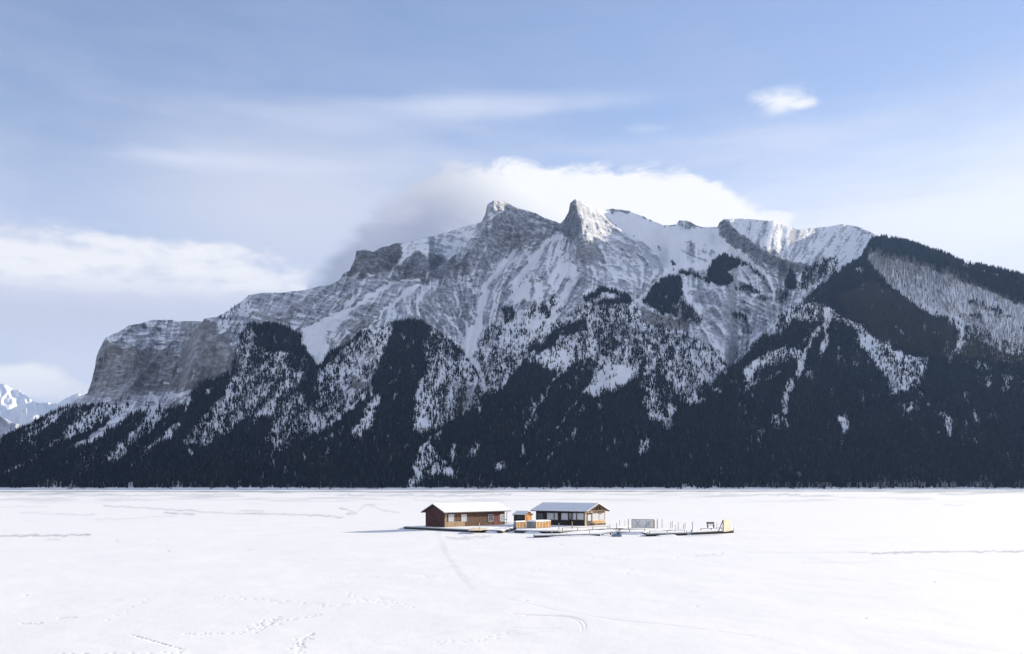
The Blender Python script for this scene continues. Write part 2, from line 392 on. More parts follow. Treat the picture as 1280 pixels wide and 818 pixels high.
paint(P([(309,527),(322,516),(340,510),(350,505),(345,515),(325,524)],1.5), f=.36, s=.9)
paint(P([(330,545),(345,535),(362,540),(355,552),(336,552)],2), f=.52, s=.9)
paint(P([(340,480),(372,490),(396,520),(406,538),(380,551),(360,563),(342,566),(335,540)],2.5), f=.52, s=.86)
paint(P([(398,466),(450,416),(492,408),(482,440),(468,470),(466,490),(430,520),(405,540),(386,546),(370,530),(386,510),(400,490)],1.8), f=.36, s=.74)
paint(P([(380,526),(395,516),(410,525),(405,535),(390,540)],2), f=.15, s=.95)
paint(P([(435,470),(466,478),(465,491),(440,481)],1.5), f=.12, s=.1, tint=.7)
paint(P([(402,458),(398,480),(402,500),(380,502),(370,495),(380,475)],2), f=.86)
paint(K([(427,460),(427,480),(431,496)],3.2,1), s=.98, f=.05)
paint(K([(457,496),(430,518),(408,537)],4.5,1.2), s=.98, f=.08)
paint(K([(456,415),(427,436),(400,459),(374,485),(345,505)],3.2,1.2), f=.95, s=.2)
# avalanche fan on the left
paint(P([(377,410),(395,405),(415,393),(442,384),(428,399),(410,409),(407,425),(414,440),(402,455),(397,461),(386,442),(376,430)],2), s=.97, f=0)
paint(P([(407,410),(428,400),(424,412),(416,424)],2), s=.8, f=0)
for pts, w, s_ in (([(493,351),(460,372),(430,392),(408,407)],4.5,.98), ([(462,343),(448,365),(436,380),(425,392)],3,.82), ([(441,360),(441,370),(437,386)],1.8,.9), ([(394,378),(397,394)],2,.9), ([(404,424),(411,442)],2,1), ([(531,356),(512,362),(495,376),(479,389),(472,401),(456,416)],3,.98), ([(445,391),(460,395),(470,397)],2,.85), ([(434,411),(441,420)],2.6,.95), ([(459,427),(463,436)],2,.95), ([(463,351),(526,351)],1.8,.9), ([(440,341),(470,343)],1.6,.9), ([(490,340),(530,340)],1.5,.8), ([(460,402),(452,395)],1.4,.8), ([(487,448),(480,458),(476,466)],3,.9), ([(300,392),(335,400),(358,405)],2,.8), ([(290,390),(330,388)],1.5,.75), ([(502,328),(512,312)],2.4,.95), ([(500,327),(508,308)],2,.95), ([(531,352),(538,340)],3,.8), ([(518,378),(530,365),(536,358)],2,.95), ([(410,395),(420,380),(425,365)],1.6,.8)):
    paint(K(pts,w,1), s=s_, f=0)
for pts, w in (([(567,360),(572,380),(580,400),(584,414)],2.6), ([(555,392),(565,405),(579,422)],2.2), ([(545,378),(551,385)],1.6), ([(540,394),(545,401)],1.6), ([(554,407),(561,416)],1.6), ([(523,375),(524,398)],2.4), ([(574,345),(577,362)],1.6), ([(585,345),(588,358),(592,366)],1.8), ([(588,388),(594,402)],2), ([(560,420),(576,434)],2)):
    paint(K(pts,w,.9), s=.95, f=0)
# forest spur
paint(P([(496,405),(510,402),(530,402),(540,420),(535,450),(520,480),(513,520),(511,546),(500,562),(440,592),(400,572),(430,522),(470,490),(471,460),(486,430)],2), f=1.0, s=.25)
paint(P([(465,489),(476,499),(470,515),(465,534),(442,548),(440,540),(450,527),(460,505)],1.5), f=.4, s=.86)
paint(K([(506,458),(495,472),(482,486)],4,1.5), f=.5, s=.8)
paint(K([(492,500),(498,494)],5,1.5), f=.62, s=.8)
paint(K([(493,532),(497,527)],4,1.5), f=.62, s=.8)
paint(K([(415,552),(408,548),(416,545)],5,1.5), f=.5, s=.85)
# central speckled slope
paint(P([(530,430),(560,440),(585,447),(600,478),(608,494),(582,514),(560,531),(540,540),(520,546),(511,526),(520,490),(535,460)],1.6), f=.45, s=.88)
paint(P([(567,474),(602,482),(592,510),(566,522)],3), f=.52, s=.42, tint=.5, brown=.5)
paint(P([(535,408),(580,436),(578,446),(540,442)],2), f=.62, s=.6)
paint(P([(598,452),(604,408),(640,398),(662,440),(632,480),(611,496)],2), f=.38, s=.66)
# big gullies
paint(P([(582,412),(592,404),(604,400),(603,414),(598,428),(593,448),(584,448),(577,439)],1.4), s=1.0, f=0)
paint(K([(588,444),(598,462),(603,476),(606,490)],8,1.2,3), s=1.0, f=0)
paint(K([(645,312),(627,334),(613,352),(603,370),(600,390),(598,408)],6,1.2,11), s=.96, f=0)
paint(K([(618,360),(612,380),(607,398)],2.4,1), s=.7)
for pts, w, s_ in (([(606,300),(609,318),(616,334)],3.5,.9), ([(616,340),(606,342),(600,336)],2,.8), ([(697,290),(677,308),(658,332),(644,350),(637,362)],5,.97), ([(672,322),(655,340),(648,352)],4,.97), ([(699,290),(690,310),(686,335),(687,352)],3.2,.92), ([(702,302),(696,318),(689,334)],2,.9), ([(706,318),(699,331),(691,345)],2.4,.95), ([(714,285),(716,298),(722,312)],2,.8), ([(713,355),(705,371),(696,386),(686,400),(668,410)],6,.98), ([(622,380),(614,392)],2,.9), ([(668,340),(678,352)],2,.9), ([(672,290),(668,300)],2.4,.8), ([(656,310),(660,325)],2,.8), ([(583,345),(590,330)],2,.6)):
    paint(K(pts,w,1), s=s_, f=0)
paint(P([(642,352),(664,345),(660,376),(644,378),(640,366)],2), s=.98, f=.03)
paint(P([(668,350),(676,352),(681,372),(674,386),(668,380)],2), s=.95, f=.05)
paint(P([(700,330),(714,328),(723,340),(715,349),(699,346)],2), s=.96)
paint(P([(684,342),(692,340),(690,360),(684,362)],2), s=.93)
paint(P([(625,398),(650,385),(700,372),(720,380),(700,402),(660,425),(640,436),(625,420)],3), f=.3, s=.82)
paint(K([(712,358),(704,372),(695,387),(683,400),(664,410)],6,1.4), s=1, f=0)
paint(P([(672,384),(680,378),(684,392),(674,396)],2), f=.7)
paint(P([(626,385),(640,382),(642,402),(630,406)],2), f=.6)
# the middle slope
paint(P([(636,444),(700,402),(735,379),(790,380),(810,400),(862,420),(905,452),(912,462),(898,472),(880,492),(852,497),(822,470),(792,474),(770,490),(740,496),(733,488),(752,452),(722,452),(700,470),(680,460),(655,452)],2), f=.38, s=.80)
paint(P([(800,384),(830,394),(864,404),(862,417),(830,410),(798,402)],1.8), f=.12, s=.06, tint=.8)
paint(P([(740,385),(795,400),(860,420),(900,440),(860,440),(800,430),(760,420)],4), f=.3, s=.55, strata=.6)
paint(P([(655,442),(680,426),(700,410),(729,404),(736,412),(720,416),(700,421),(690,436)],1.5), f=1.0, s=.3)
paint(P([(740,404),(764,420),(776,430),(760,450),(748,440)],2.5), f=.7)
paint(P([(760,452),(792,460),(778,480),(752,490),(737,493),(745,474)],2), s=1.0, f=.1)
paint(P([(662,446),(700,430),(722,432),(712,452),(695,466),(680,460)],2), f=.2, s=.9)
paint(P([(792,476),(820,470),(835,486),(850,494),(832,500),(815,498)],2), f=.62, s=.8)
paint(P([(815,490),(822,500),(848,507),(850,516),(832,526),(812,527),(806,510)],2), f=.4, s=.88)
paint(P([(850,500),(870,493),(876,500),(862,508)],1.6), f=.4, s=.9)
paint(P([(793,562),(800,552),(816,553),(812,566),(800,571)],1.5), f=.42, s=.9)
paint(P([(826,524),(842,522),(838,538),(828,536)],1.5), f=.2, s=.2)
paint(K([(697,468),(688,482),(675,504),(668,514),(659,533),(655,545)],3,1,2), s=1, f=.05)
paint(K([(668,514),(670,518)],4,1), s=1, f=.05)
paint(K([(752,452),(735,485),(720,505),(705,522),(695,537),(686,552)],4,1.2,2.4), s=.97, f=.1)
paint(K([(722,518),(728,508)],4,1.2), f=.35, s=.95)
paint(K([(749,508),(752,500)],5,1.5), f=.45, s=.9)
for pts, w in (([(806,498),(812,512)],6),([(880,478),(900,490)],4),([(880,500),(870,504)],5),([(891,446),(903,466)],5)):
    paint(K(pts,w,1.2), f=.35, s=.92)
# lower patches
paint(P([(541,546),(526,559),(519,576),(511,611),(531,600),(551,594),(576,604),(569,588),(551,574),(538,556)],1.8), f=.38, s=.94)
paint(K([(549,540),(540,549),(528,560)],4,1.2), f=.1, s=.97)
for pts, f_ in (([(566,551),(573,570),(567,577),(561,567)],.45), ([(598,545),(601,556),(592,577),(582,573),(590,560)],.4), ([(617,580),(632,576),(635,588),(618,593)],.5), ([(654,553),(658,568),(649,571)],.42), ([(572,575),(577,590),(570,592)],.5), ([(1046,520),(1058,515),(1064,535),(1052,543)],.15), ([(964,520),(974,517),(976,538),(966,540)],.42), ([(978,515),(984,517),(984,537),(978,536)],.35)):
    paint(P(pts,1.6), f=f_, s=.94)
for pts, w, f_ in (([(660,580),(671,568)],3,.5), ([(683,575),(692,566)],3,.4), ([(700,558),(704,552)],4,.6), ([(780,584),(786,578)],3,.5), ([(245,585),(243,580)],4,.55), ([(285,566),(290,560)],4,.6), ([(320,570),(326,562)],8,.62), ([(378,575),(381,567)],4,.55), ([(405,572),(408,568)],4,.55), ([(195,580),(200,576)],4,.6)):
    paint(K(pts,w,1.5), f=f_, s=.92)
# right spur
paint(P([(985,394),(1010,378),(1030,381),(1060,398),(1087,413),(1078,418),(1050,404),(1040,402),(1020,402),(1000,402),(975,408)],1.6), f=.36, s=.97)
for pts, w, w2, f_ in (([(1036,392),(1034,410),(1029,442)],8,8,.1), ([(1028,405),(1012,430),(1001,452),(998,470)],5,9,.08), ([(988,478),(983,495),(982,516)],9,6,.2), ([(1003,430),(1016,418)],3,3,.3), ([(1008,395),(1000,402),(1005,390)],3,3,.4)):
    paint(K(pts,w,1.2,w2), f=f_, s=.98)
paint(P([(925,466),(950,448),(975,434),(1001,431),(1000,450),(975,456),(950,463),(935,479)],1.8), f=.36, s=.95)
paint(P([(930,481),(960,470),(977,462),(973,471),(945,481),(931,492)],1.5), f=.42, s=.95)
paint(P([(1008,462),(1018,458),(1016,476),(1006,474)],1.5), f=.5, s=.95)
paint(P([(953,419),(965,405),(985,399),(991,408),(975,421)],1.5), f=.3, s=.62)
paint(K([(973,397),(990,388),(1006,382)],6,1.5), f=.45, s=.8)
paint(P([(917,442),(940,427),(939,440),(921,456)],1.6), f=.2, s=.52)
paint(P([(1064,422),(1079,414),(1100,424),(1125,442),(1160,446),(1158,470),(1135,492),(1113,494),(1109,474),(1095,461),(1084,444)],2), f=.33, s=.95)
paint(P([(1066,421),(1080,416),(1105,445),(1118,462),(1106,463),(1090,450)],1.5), f=.14, s=.97)
paint(P([(1095,430),(1112,440),(1116,455),(1104,446)],2), f=.55)
for pts, f_ in (([(1165,513),(1178,520),(1196,522),(1190,537),(1178,526)],.42), ([(1120,503),(1152,510),(1130,520)],.6), ([(1168,540),(1174,540),(1172,556),(1168,556)],.5), ([(1067,452),(1074,452),(1074,464),(1068,464)],.45), ([(1225,470),(1240,472),(1238,488),(1228,484)],.62), ([(1205,490),(1209,490),(1208,504),(1205,502)],.6), ([(1216,512),(1222,512),(1220,530),(1217,530)],.62), ([(1235,510),(1240,510),(1238,528),(1236,528)],.62), ([(1252,465),(1268,470),(1262,490),(1254,484)],.62), ([(1182,530),(1192,538),(1190,548),(1184,546)],.55)):
    paint(P(pts,1.6), f=f_, s=.92)
# sunny side behind the spur (sunlight painted as brown trees), burn and ridge forest
paint(P([(1050,372),(1090,352),(1120,372),(1160,392),(1193,408),(1190,442),(1170,450),(1150,445),(1110,430),(1085,412),(1062,398)],4), f=.92, s=.3, brown=.8, tint=.6)
paint(P([(1196,424),(1196,446),(1270,457),(1330,470),(1330,440),(1280,436),(1230,424)],2.5), f=.72, s=.4, brown=1, tint=.8)
paint(P([(1083,314),(1110,321),(1150,332),(1200,350),(1240,367),(1280,380),(1420,430),(1420,480),(1330,450),(1280,437),(1250,426),(1215,411),(1200,406),(1170,395),(1130,375),(1110,358),(1085,331)],1.8), f=.04, s=.92, dead=1, tint=.2)
paint(P([(1125,369),(1150,379),(1196,397),(1192,403),(1150,389)],1.6), s=1, f=.12, dead=.3)
paint(P([(1184,343),(1205,343),(1212,356),(1195,352)],1.6), s=1, dead=.3)
paint(P([(1228,357),(1266,365),(1268,370),(1235,364)],1.6), s=1, dead=.2)
paint(K([(1215,378),(1240,386),(1262,397)],5,2), f=.6, dead=.4)
paint(K([(1200,393),(1225,400)],6,2), f=.55, dead=.6)
paint(P([(1210,405),(1280,437),(1280,447),(1240,432),(1210,420)],2), f=.42, s=.85, dead=.6)
paint(K([(1197,402),(1204,418),(1195,440),(1187,452)],9,1.6,8), f=.3, s=.97, dead=.3)
paint(P([(1213,451),(1246,457),(1240,467),(1218,463)],1.6), f=.45, s=.95)
for pts, w in (([(1178,318),(1181,320)],4), ([(1205,331),(1216,333)],5), ([(1224,338),(1232,341)],4), ([(1240,341),(1248,345)],4), ([(1256,346),(1264,348)],4), ([(1110,300),(1114,300)],3), ([(1071,338),(1080,339)],5), ([(1076,334),(1076,342)],3), ([(1120,410),(1130,418)],5), ([(1188,345),(1196,347)],4)):
    paint(K(pts,w,1.2), f=.2, s=1)
# snow line and forest patches of the cirque
paint(K([(842,334),(825,350),(812,363),(799,376)],11,1.5,6), s=.98, f=.02)
paint(K([(912,312),(940,330),(958,345),(968,366),(973,392)],10,1.5,4), s=.96, f=.03)
paint(K([(905,328),(930,330),(955,350)],6,2), s=.9)
for pts, f_ in (([(803,376),(815,360),(832,346),(850,347),(853,360),(848,376),(845,396),(830,391),(815,383)],1), ([(884,341),(890,328),(905,317),(926,330),(920,336),(908,337),(915,352),(910,359),(895,356),(886,349)],1), ([(980,352),(990,335),(996,350),(995,363),(985,362)],1), ([(970,360),(986,366),(982,382),(974,378)],.55), ([(1005,335),(1050,318),(1045,340),(1012,360),(996,366)],.42), ([(838,380),(850,376),(880,398),(872,410),(850,398)],.5), ([(912,395),(928,390),(935,402),(915,404)],.5), ([(925,412),(940,405),(942,418),(930,424)],.3)):
    paint(P(pts,1.4), f=f_, s=(.3 if f_ == 1 else None))
for pts, w, f_ in (([(851,341),(870,345),(886,353)],4,.9), ([(733,376),(750,363),(770,366),(784,374)],5.5,.95), ([(930,331),(945,342),(957,351)],4,.75), ([(920,360),(940,363),(958,377)],6,.7), ([(836,328),(844,332)],3,.6), ([(822,310),(825,314)],2,.6), ([(938,362),(955,372)],4,.6)):
    paint(K(pts,w,1.2), f=f_)
paint(P([(905,275),(1001,287),(1050,281),(1080,300),(1030,330),(990,332)],4), strata=0)
# shore bank
bank = sstep(R.Y + (fbm(R.X / 7, R.Y * 0 + 1.7, 611, 3) - .5) * 1.6, 608.9, 610.1); sn[:] = sn * (1 - bank) + bank; fo[:] = fo * (1 - bank)

# thinner places inside the dense forest
thin = sstep(fbm(R.X / 4.0, R.Y / 11, 505, 3), .50, .66) * sstep(fbm(R.X / 55, R.Y / 34, 515, 2), .46, .62) * sstep(fo, .7, .95)
fo[:] = fo * (1 - .30 * thin); sn[:] = np.maximum(sn, .55 * sstep(thin, .3, .8))

# --- fall lines of the slopes: noise drawn out along the way water and snow run down
FL = np.array([(100,540,-1.5),(30,580,-1.5),(200,520,-1.3),(300,470,-1.0),(430,390,-1.5),(395,430,-.3),(330,385,-.6),(440,500,-1.2),(475,520,-.5),(540,390,.8),(570,380,.35),(512,350,-.6),(600,360,-.3),(590,420,.1),(625,340,-.8),(660,325,-1.1),(692,320,-.35),(710,370,-.9),(640,275,.5),(600,300,-.5),(740,300,.2),(770,300,1.1),(800,320,1.1),(780,350,.5),(820,360,-.9),(870,310,0),(940,300,-.3),(1030,310,-.7),(950,350,.9),(1000,345,-.8),(900,400,.9),(840,430,.4),(760,430,-.2),(700,440,-1.1),(640,470,-.9),(560,500,-.2),(600,560,-.7),(680,520,-.6),(780,490,-.5),(880,470,.8),(920,530,.1),(960,440,-1.0),(990,440,-.6),(1035,430,-.1),(1090,440,.9),(1130,480,.6),(1060,330,-.9),(1150,350,1.0),(1250,390,1.6),(1230,500,.3),(1100,390,1.0),(1200,430,0),(160,430,.1),(180,480,-.2),(265,450,-.2)], float)
num = np.zeros_like(sn); den = np.zeros_like(sn)
for cx, cy, k in FL:
    w_ = 1 / ((R.X - cx) ** 2 + (R.Y - cy) ** 2 + 120) ** 1.5; num += w_ * np.arctan(k); den += w_
ang = num / den
def drawn(noise, dx, dy, half, step):
    acc = np.zeros_like(noise); tot = 0
    for k in range(-half, half + 1):
        w_ = math.cos(k / (half + 1) * math.pi / 2) ** 2; tot += w_
        acc += w_ * bilin(noise, (R.X - R.x0) + dx * k * step, (R.Y - R.y0) + dy * k * step)
    acc -= acc.mean(); return acc / acc.std()
rs = np.random.default_rng(99)
white = rs.random(sn.shape)
lic_f = drawn(blur(white, .6, .6), np.sin(ang), np.cos(ang), 11, 1.0)
lic_b = drawn(blur(rs.random(sn.shape), 2.2, 2.2), np.sin(ang), np.cos(ang), 18, 1.8)
dip = np.arctan(np.interp(R.X, [0, 250, 330, 600, 720, 900, 1100], [.02, .05, .2, .2, .42, .5, .3]))
lic_s = drawn(blur(rs.random(sn.shape), .8, .8), np.cos(dip), np.sin(dip), 14, 1.2)
alpine = 1 - sstep(fo, .10, .35)
open_snow = sstep(sn, .90, .97)
cf = 1 - .55 * blur(cl, 1.5, 1.5)
sn[:] = np.where(alpine > 0, np.clip(sn + alpine * (.05 * cf + (1 - .75 * open_snow) * ((.13 * lic_f + .07 * lic_b) * (1 - .65 * st) * cf + .13 * lic_s * st)), 0, 1), sn)
glade = sstep(lic_b, 1.15, 2.0) * sstep(fo, .8, .95) * sstep(fbm(R.X / 70, R.Y / 50, 545, 2), .38, .55) * sstep(R.Y, 606, 590)
fo[:] = fo * (1 - .5 * glade); sn[:] = np.maximum(sn, .7 * sstep(glade, .25, .7))
mid = fo * (1 - fo) * 4
fo[:] = np.clip(fo + mid * (.13 * lic_b + .05 * lic_f), 0, 1)
br[:] = np.clip(br + (fbm(R.X / 45, R.Y / 30, 525, 3) - .5) * .5, 0, 1)
# --- distances: climb from the shore with the local steepness of the ground
v = (HZ - R.Y) / F
hfrac = np.clip((611 - R.Y) / 360, 0, 1)
slope = .43 + .13 * hfrac + blur(cl, 3, 3) * .9
slope += (fbm(R.X / 70, R.Y / 45, 5, 3) - .5) * .22
benches = sstep(fo, .2, .6) * -.03
slope = np.maximum(slope + benches, v + .10)
dl = (1 / F) / (slope - v)
lnY = np.cumsum(dl[::-1], 0)[::-1]
Yd = 1428 * np.exp(blur(lnY, 5, 1))

def jump(pts, amp, w=2.0, taper=18):
    """ground behind a spur crest lies farther off"""
    global Yd
    p = np.array(pts, float); c = np.interp(R.X[0], p[:, 0], p[:, 1])
    t = sstep(R.X[0], p[0, 0] - .01, p[0, 0] + taper) * (1 - sstep(R.X[0], p[-1, 0] - taper, p[-1, 0] + .01))
    up = c[None, :] - R.Y
    Yd = Yd + amp * t[None, :] * sstep(up, -w, w) * np.exp(-np.maximum(up, 0) / 90)

def ridge(pts, amp, w):
    global Yd
    d = R.line(pts); Yd = Yd - amp * np.exp(-d / w) * (Yd / 2500)

jump([(905,470),(917,456),(945,425),(975,396),(1000,381),(1013,376),(1030,381),(1060,398),(1085,415),(1140,445),(1190,470)], 330)
jump([(535,342),(552,328),(568,315),(585,297),(599,284),(604,275)], 380, 2.5, 9)
jump([(720,250),(745,262),(770,284),(800,305),(838,340)], 200, 2, 14)
jump([(360,560),(400,541),(430,517),(457,495),(475,470)], 110)
jump([(545,545),(560,535),(580,518),(610,500),(650,455),(690,436),(735,405)], 130)
jump([(225,566),(262,553),(290,531),(320,518),(352,508)], 90)
jump([(165,575),(210,533),(235,504),(256,480),(292,465),(310,455)], 130)
jump([(735,492),(770,490),(795,475),(820,470),(850,497),(880,490),(905,470)], 90)
jump([(898,277),(930,299),(960,316),(985,328),(1015,335)], 60, 1.5, 6)
rr_ = np.clip(R.Y - 470, -90, 40); corner = sstep(R.X, 222 - rr_ * .1, 236 - rr_ * .35)
Yd = Yd + 260 * (1 - corner) * sstep(R.Y, 560, 480)
for pts, a, w in (([(525,340),(515,402),(482,500),(430,592)],110,30), ([(617,252),(600,300),(560,345),(510,400)],110,26), ([(719,250),(722,295),(735,330),(765,372),(800,420),(830,470)],120,26),
                  ([(700,300),(680,380),(655,440),(630,520)],50,18), ([(645,262),(660,300),(640,330)],60,14), ([(905,276),(960,318),(1010,335)],70,14), ([(1052,281),(1020,320),(985,360)],60,18),
                  ([(1012,377),(1015,430),(990,520)],60,26), ([(1012,377),(970,400),(925,460)],80,18), ([(1096,296),(1060,340),(1030,378)],130,30), ([(445,314),(420,352),(330,400),(230,540)],90,26),
                  ([(494,304),(480,350),(400,440),(330,540)],60,20), ([(840,340),(870,400),(905,455)],60,20), ([(850,276),(850,330),(820,360)],70,16), ([(1100,425),(1150,500)],60,24), ([(1280,346),(1200,420),(1130,520)],60,40),
                  ([(800,475),(780,560)],50,24), ([(660,455),(600,600)],60,26), ([(200,505),(90,600)],60,18), ([(150,510),(30,600)],40,16)):
    ridge(pts, a, w)
for pts, a, w in (([(645,312),(603,370),(590,440),(606,490)],70,10), ([(697,290),(650,345),(630,400)],50,9), ([(493,351),(410,405),(395,460)],60,10), ([(973,392),(940,330)],50,12), ([(800,376),(842,334)],70,12), ([(917,458),(900,520),(880,600)],60,22), ([(531,356),(456,416),(374,485)],50,8), ([(697,468),(655,545)],30,8), ([(745,470),(690,545)],35,9), ([(1034,395),(1029,440)],22,6), ([(1025,408),(998,470),(982,520)],26,6)):
    ridge(pts, -a, w)

shear = np.interp(R.X[0], [-340, 420, 560, 640, 760, 900, 1040, 1300, 1760], [.95, .85, .35, .25, .3, .15, -.25, -.6, -.6])[None, :]
U = R.X - shear * (611 - R.Y)
up = (1 - sstep(R.Y, 470, 600) * .75) * (1 - sstep(R.Y, 602, 609))
def ridged(n): return 1 - np.abs(2 * n - 1)
rel = (ridged(fbm(U / 34, R.Y / 110, 31, 2)) - .6) * 75 + (ridged(vnoise(U / 13, R.Y / 46, 57)) - .5) * 16 + lic_b * 12 + lic_f * 4.5 + lic_s * st * 7 + (fbm(R.X / 6, R.Y / 5, 91, 4) - .5) * (26 + 34 * sstep(hfrac, .72, .95))
calm = np.ones_like(sn); put(calm, P([(902,272),(970,274),(1001,285),(1052,278),(1098,294),(1078,322),(1040,345),(1010,338),(985,328),(930,300)], 5), .35); put(calm, P([(500,330),(505,300),(603,272),(580,306),(545,330)], 4), .3)
smooth = calm * (1 - .65 * sstep(sn, .70, .95) * (1 - sstep(fo, .1, .3))) * (1 - .15 * sstep(R.X, 275, 245)) * (1 - .4 * blur(cl, 2, 2))
Yd = Yd - rel * up * smooth * (Yd / 3000)
Yd = np.maximum(Yd, 1426)
Yd = np.maximum.accumulate(Yd[::-1] * np.exp(-np.arange(len(R.ys)) * 1e-7)[:, None], 0)[::-1]   # ground never overhangs towards the lake


def skyline_mesh(name, sky, raster, Yr, x0, x1, ncol, nrow, bottom, fields, mat, seedrag=0.7):
    px = np.concatenate([np.linspace(x0, -21, 60), np.linspace(-20, 1300, ncol - 130), np.linspace(1301, x1, 70)]) if x1 > 1300 else np.linspace(x0, x1, ncol)
    top = np.interp(px, sky[:, 0], sky[:, 1])
    top = top + (fbm(px / 3.5, px * 0 + 3.3, 400, 3) - .5) * 2 * seedrag
    t = np.linspace(0, 1, nrow)[:, None]
    py = bottom + (top[None, :] - bottom) * t
    PX = np.broadcast_to(px[None, :], py.shape)
    fx = (PX - raster.x0) / raster.dx; fy = (py - raster.y0) / raster.dy
    Yv = bilin(Yr, fx, fy)
    X = (PX - 640) / F * Yv; Z = H + (HZ - py) / F * Yv
    Yt, Zt, Xt = Yv[-1], Z[-1], X[-1]
    back = [(70, .985), (260, .90), (700, .72), (1700, .35), (3000, -.02)]
    V = [np.stack([X, Yv, Z], -1)]
    for dy, k in back:
        V.append(np.stack([Xt * (1 + dy / Yt * .3), Yt + dy, Zt * k - (2 if k < 0 else 0)], -1)[None])
    V = np.concatenate(V, 0); nr = V.shape[0]
    o = mesh_object(name, V.reshape(-1, 3), grid_faces(nr, ncol), mat, smooth=True)
    for k, fld in fields.items():
        a = bilin(fld, fx, fy); a = np.concatenate([a] + [a[-1:]] * len(back), 0)
        attr(o, k, a)
    return structure(o)


mountain = skyline_mesh('mountain', SKY, R, Yd, -330, 1750, 1480, 400, 612.6, {'snow': sn, 'tint': ti, 'strata': st, 'litter_dark': np.maximum(sstep(fo, .60, .92), dk * (1 - sstep(fo, .2, .5)))}, M_TER)

# ------------------------------------------------------------------ far ranges at the left
def far_range(name, sky, dist, snowv, seed, x0, x1):
    r = Raster(x0 - 5, x1 + 5, 470, 614, 1.0)
    vv = (HZ - r.Y) / F
    sl = .42 + (fbm(r.X / 22, r.Y / 16, seed, 3) - .5) * .3
    ln = np.cumsum(((1 / F) / np.maximum(sl - vv, .1))[::-1], 0)[::-1]
    Y = dist * np.exp(blur(ln, 3, 1)) - (ridged(fbm(r.X / 13, r.Y / 22, seed + 3, 3)) - .5) * dist * .03
    s_ = np.clip(snowv + (fbm(r.X / 6, r.Y / 5, seed + 9, 3) - .5) * .5, 0, .99)
    return skyline_mesh(name, np.array(sky, float), r, Y, x0, x1, 340, 130, 611, {'snow': s_, 'tint': s_ * 0 + .1, 'strata': s_ * 0 + .2}, M_TER, .8)

far_range('far_mountain', [(-330,600),(-220,560),(-120,505),(-60,492),(-30,498),(0,479),(8,481),(14,486),(26,489),(38,499),(52,508),(80,525),(130,560),(180,604)], 9500, .97, 900, -330, 180)
far_range('far_ridge', [(-330,600),(-160,580),(-60,556),(-20,530),(6,514),(22,508),(42,505),(62,503),(72,505),(84,497),(97,491.5),(103,494),(112,497),(140,520),(200,560),(260,604)], 6500, .93, 950, -330, 260)
far_range('far_foothill', [(-330,600),(-200,590),(-60,560),(-10,520),(2,521),(12,528),(30,532),(60,540),(120,575),(200,606)], 4300, .35, 980, -330, 200)

# ------------------------------------------------------------------ trees of the mountain side
def instancer_tree(protos, mat):
    """geometry nodes: one conifer on each point of the mesh"""
    g = bpy.data.node_groups.new('grow_trees', 'GeometryNodeTree')
    g.interface.new_socket('Geometry', in_out='INPUT', socket_type='NodeSocketGeometry')
    g.interface.new_socket('Geometry', in_out='OUTPUT', socket_type='NodeSocketGeometry')
    n = g.nodes; l = g.links
    gi = n.new('NodeGroupInput'); go = n.new('NodeGroupOutput')
    mp = n.new('GeometryNodeMeshToPoints'); ip = n.new('GeometryNodeInstanceOnPoints'); ci = n.new('GeometryNodeCollectionInfo')
    ci.inputs['Collection'].default_value = protos; ci.inputs['Separate Children'].default_value = True; ci.inputs['Reset Children'].default_value = True
    ip.inputs['Pick Instance'].default_value = True
    def named(nm, typ='FLOAT'):
        a = n.new('GeometryNodeInputNamedAttribute'); a.data_type = typ; a.inputs[0].default_value = nm; return a.outputs[0]
    l.new(gi.outputs[0], mp.inputs[0]); l.new(mp.outputs[0], ip.inputs['Points']); l.new(ci.outputs[0], ip.inputs['Instance'])
    l.new(named('pick', 'INT'), ip.inputs['Instance Index']); l.new(named('size', 'FLOAT_VECTOR'), ip.inputs['Scale'])
    l.new(named('turn', 'FLOAT_VECTOR'), ip.inputs['Rotation']); l.new(ip.outputs[0], go.inputs[0])
    return g

def conifer_mat():
    m, N, b = material('conifer_needles')
    oi = N.node('ShaderNodeObjectInfo'); a = N.node('ShaderNodeAttribute'); a.attribute_type = 'INSTANCER'; a.attribute_name = 'brown'
    c = N.mix(oi.outputs['Random'], (.005, .0075, .012), (.011, .0145, .019))
    c = N.mix(N.ss(oi.outputs['Random'], .78, .98), c, (.045, .050, .060))      # a few frosted crowns
    c = N.mix(N.m('MULTIPLY', a.outputs['Fac'], .85), c, N.mix(oi.outputs['Random'], (.055, .045, .032), (.085, .07, .042)))
    N.l.new(c, b.inputs['Base Color']); b.inputs['Roughness'].default_value = .9; b.inputs['Specular IOR Level'].default_value = .1
    return m
M_CON = conifer_mat()

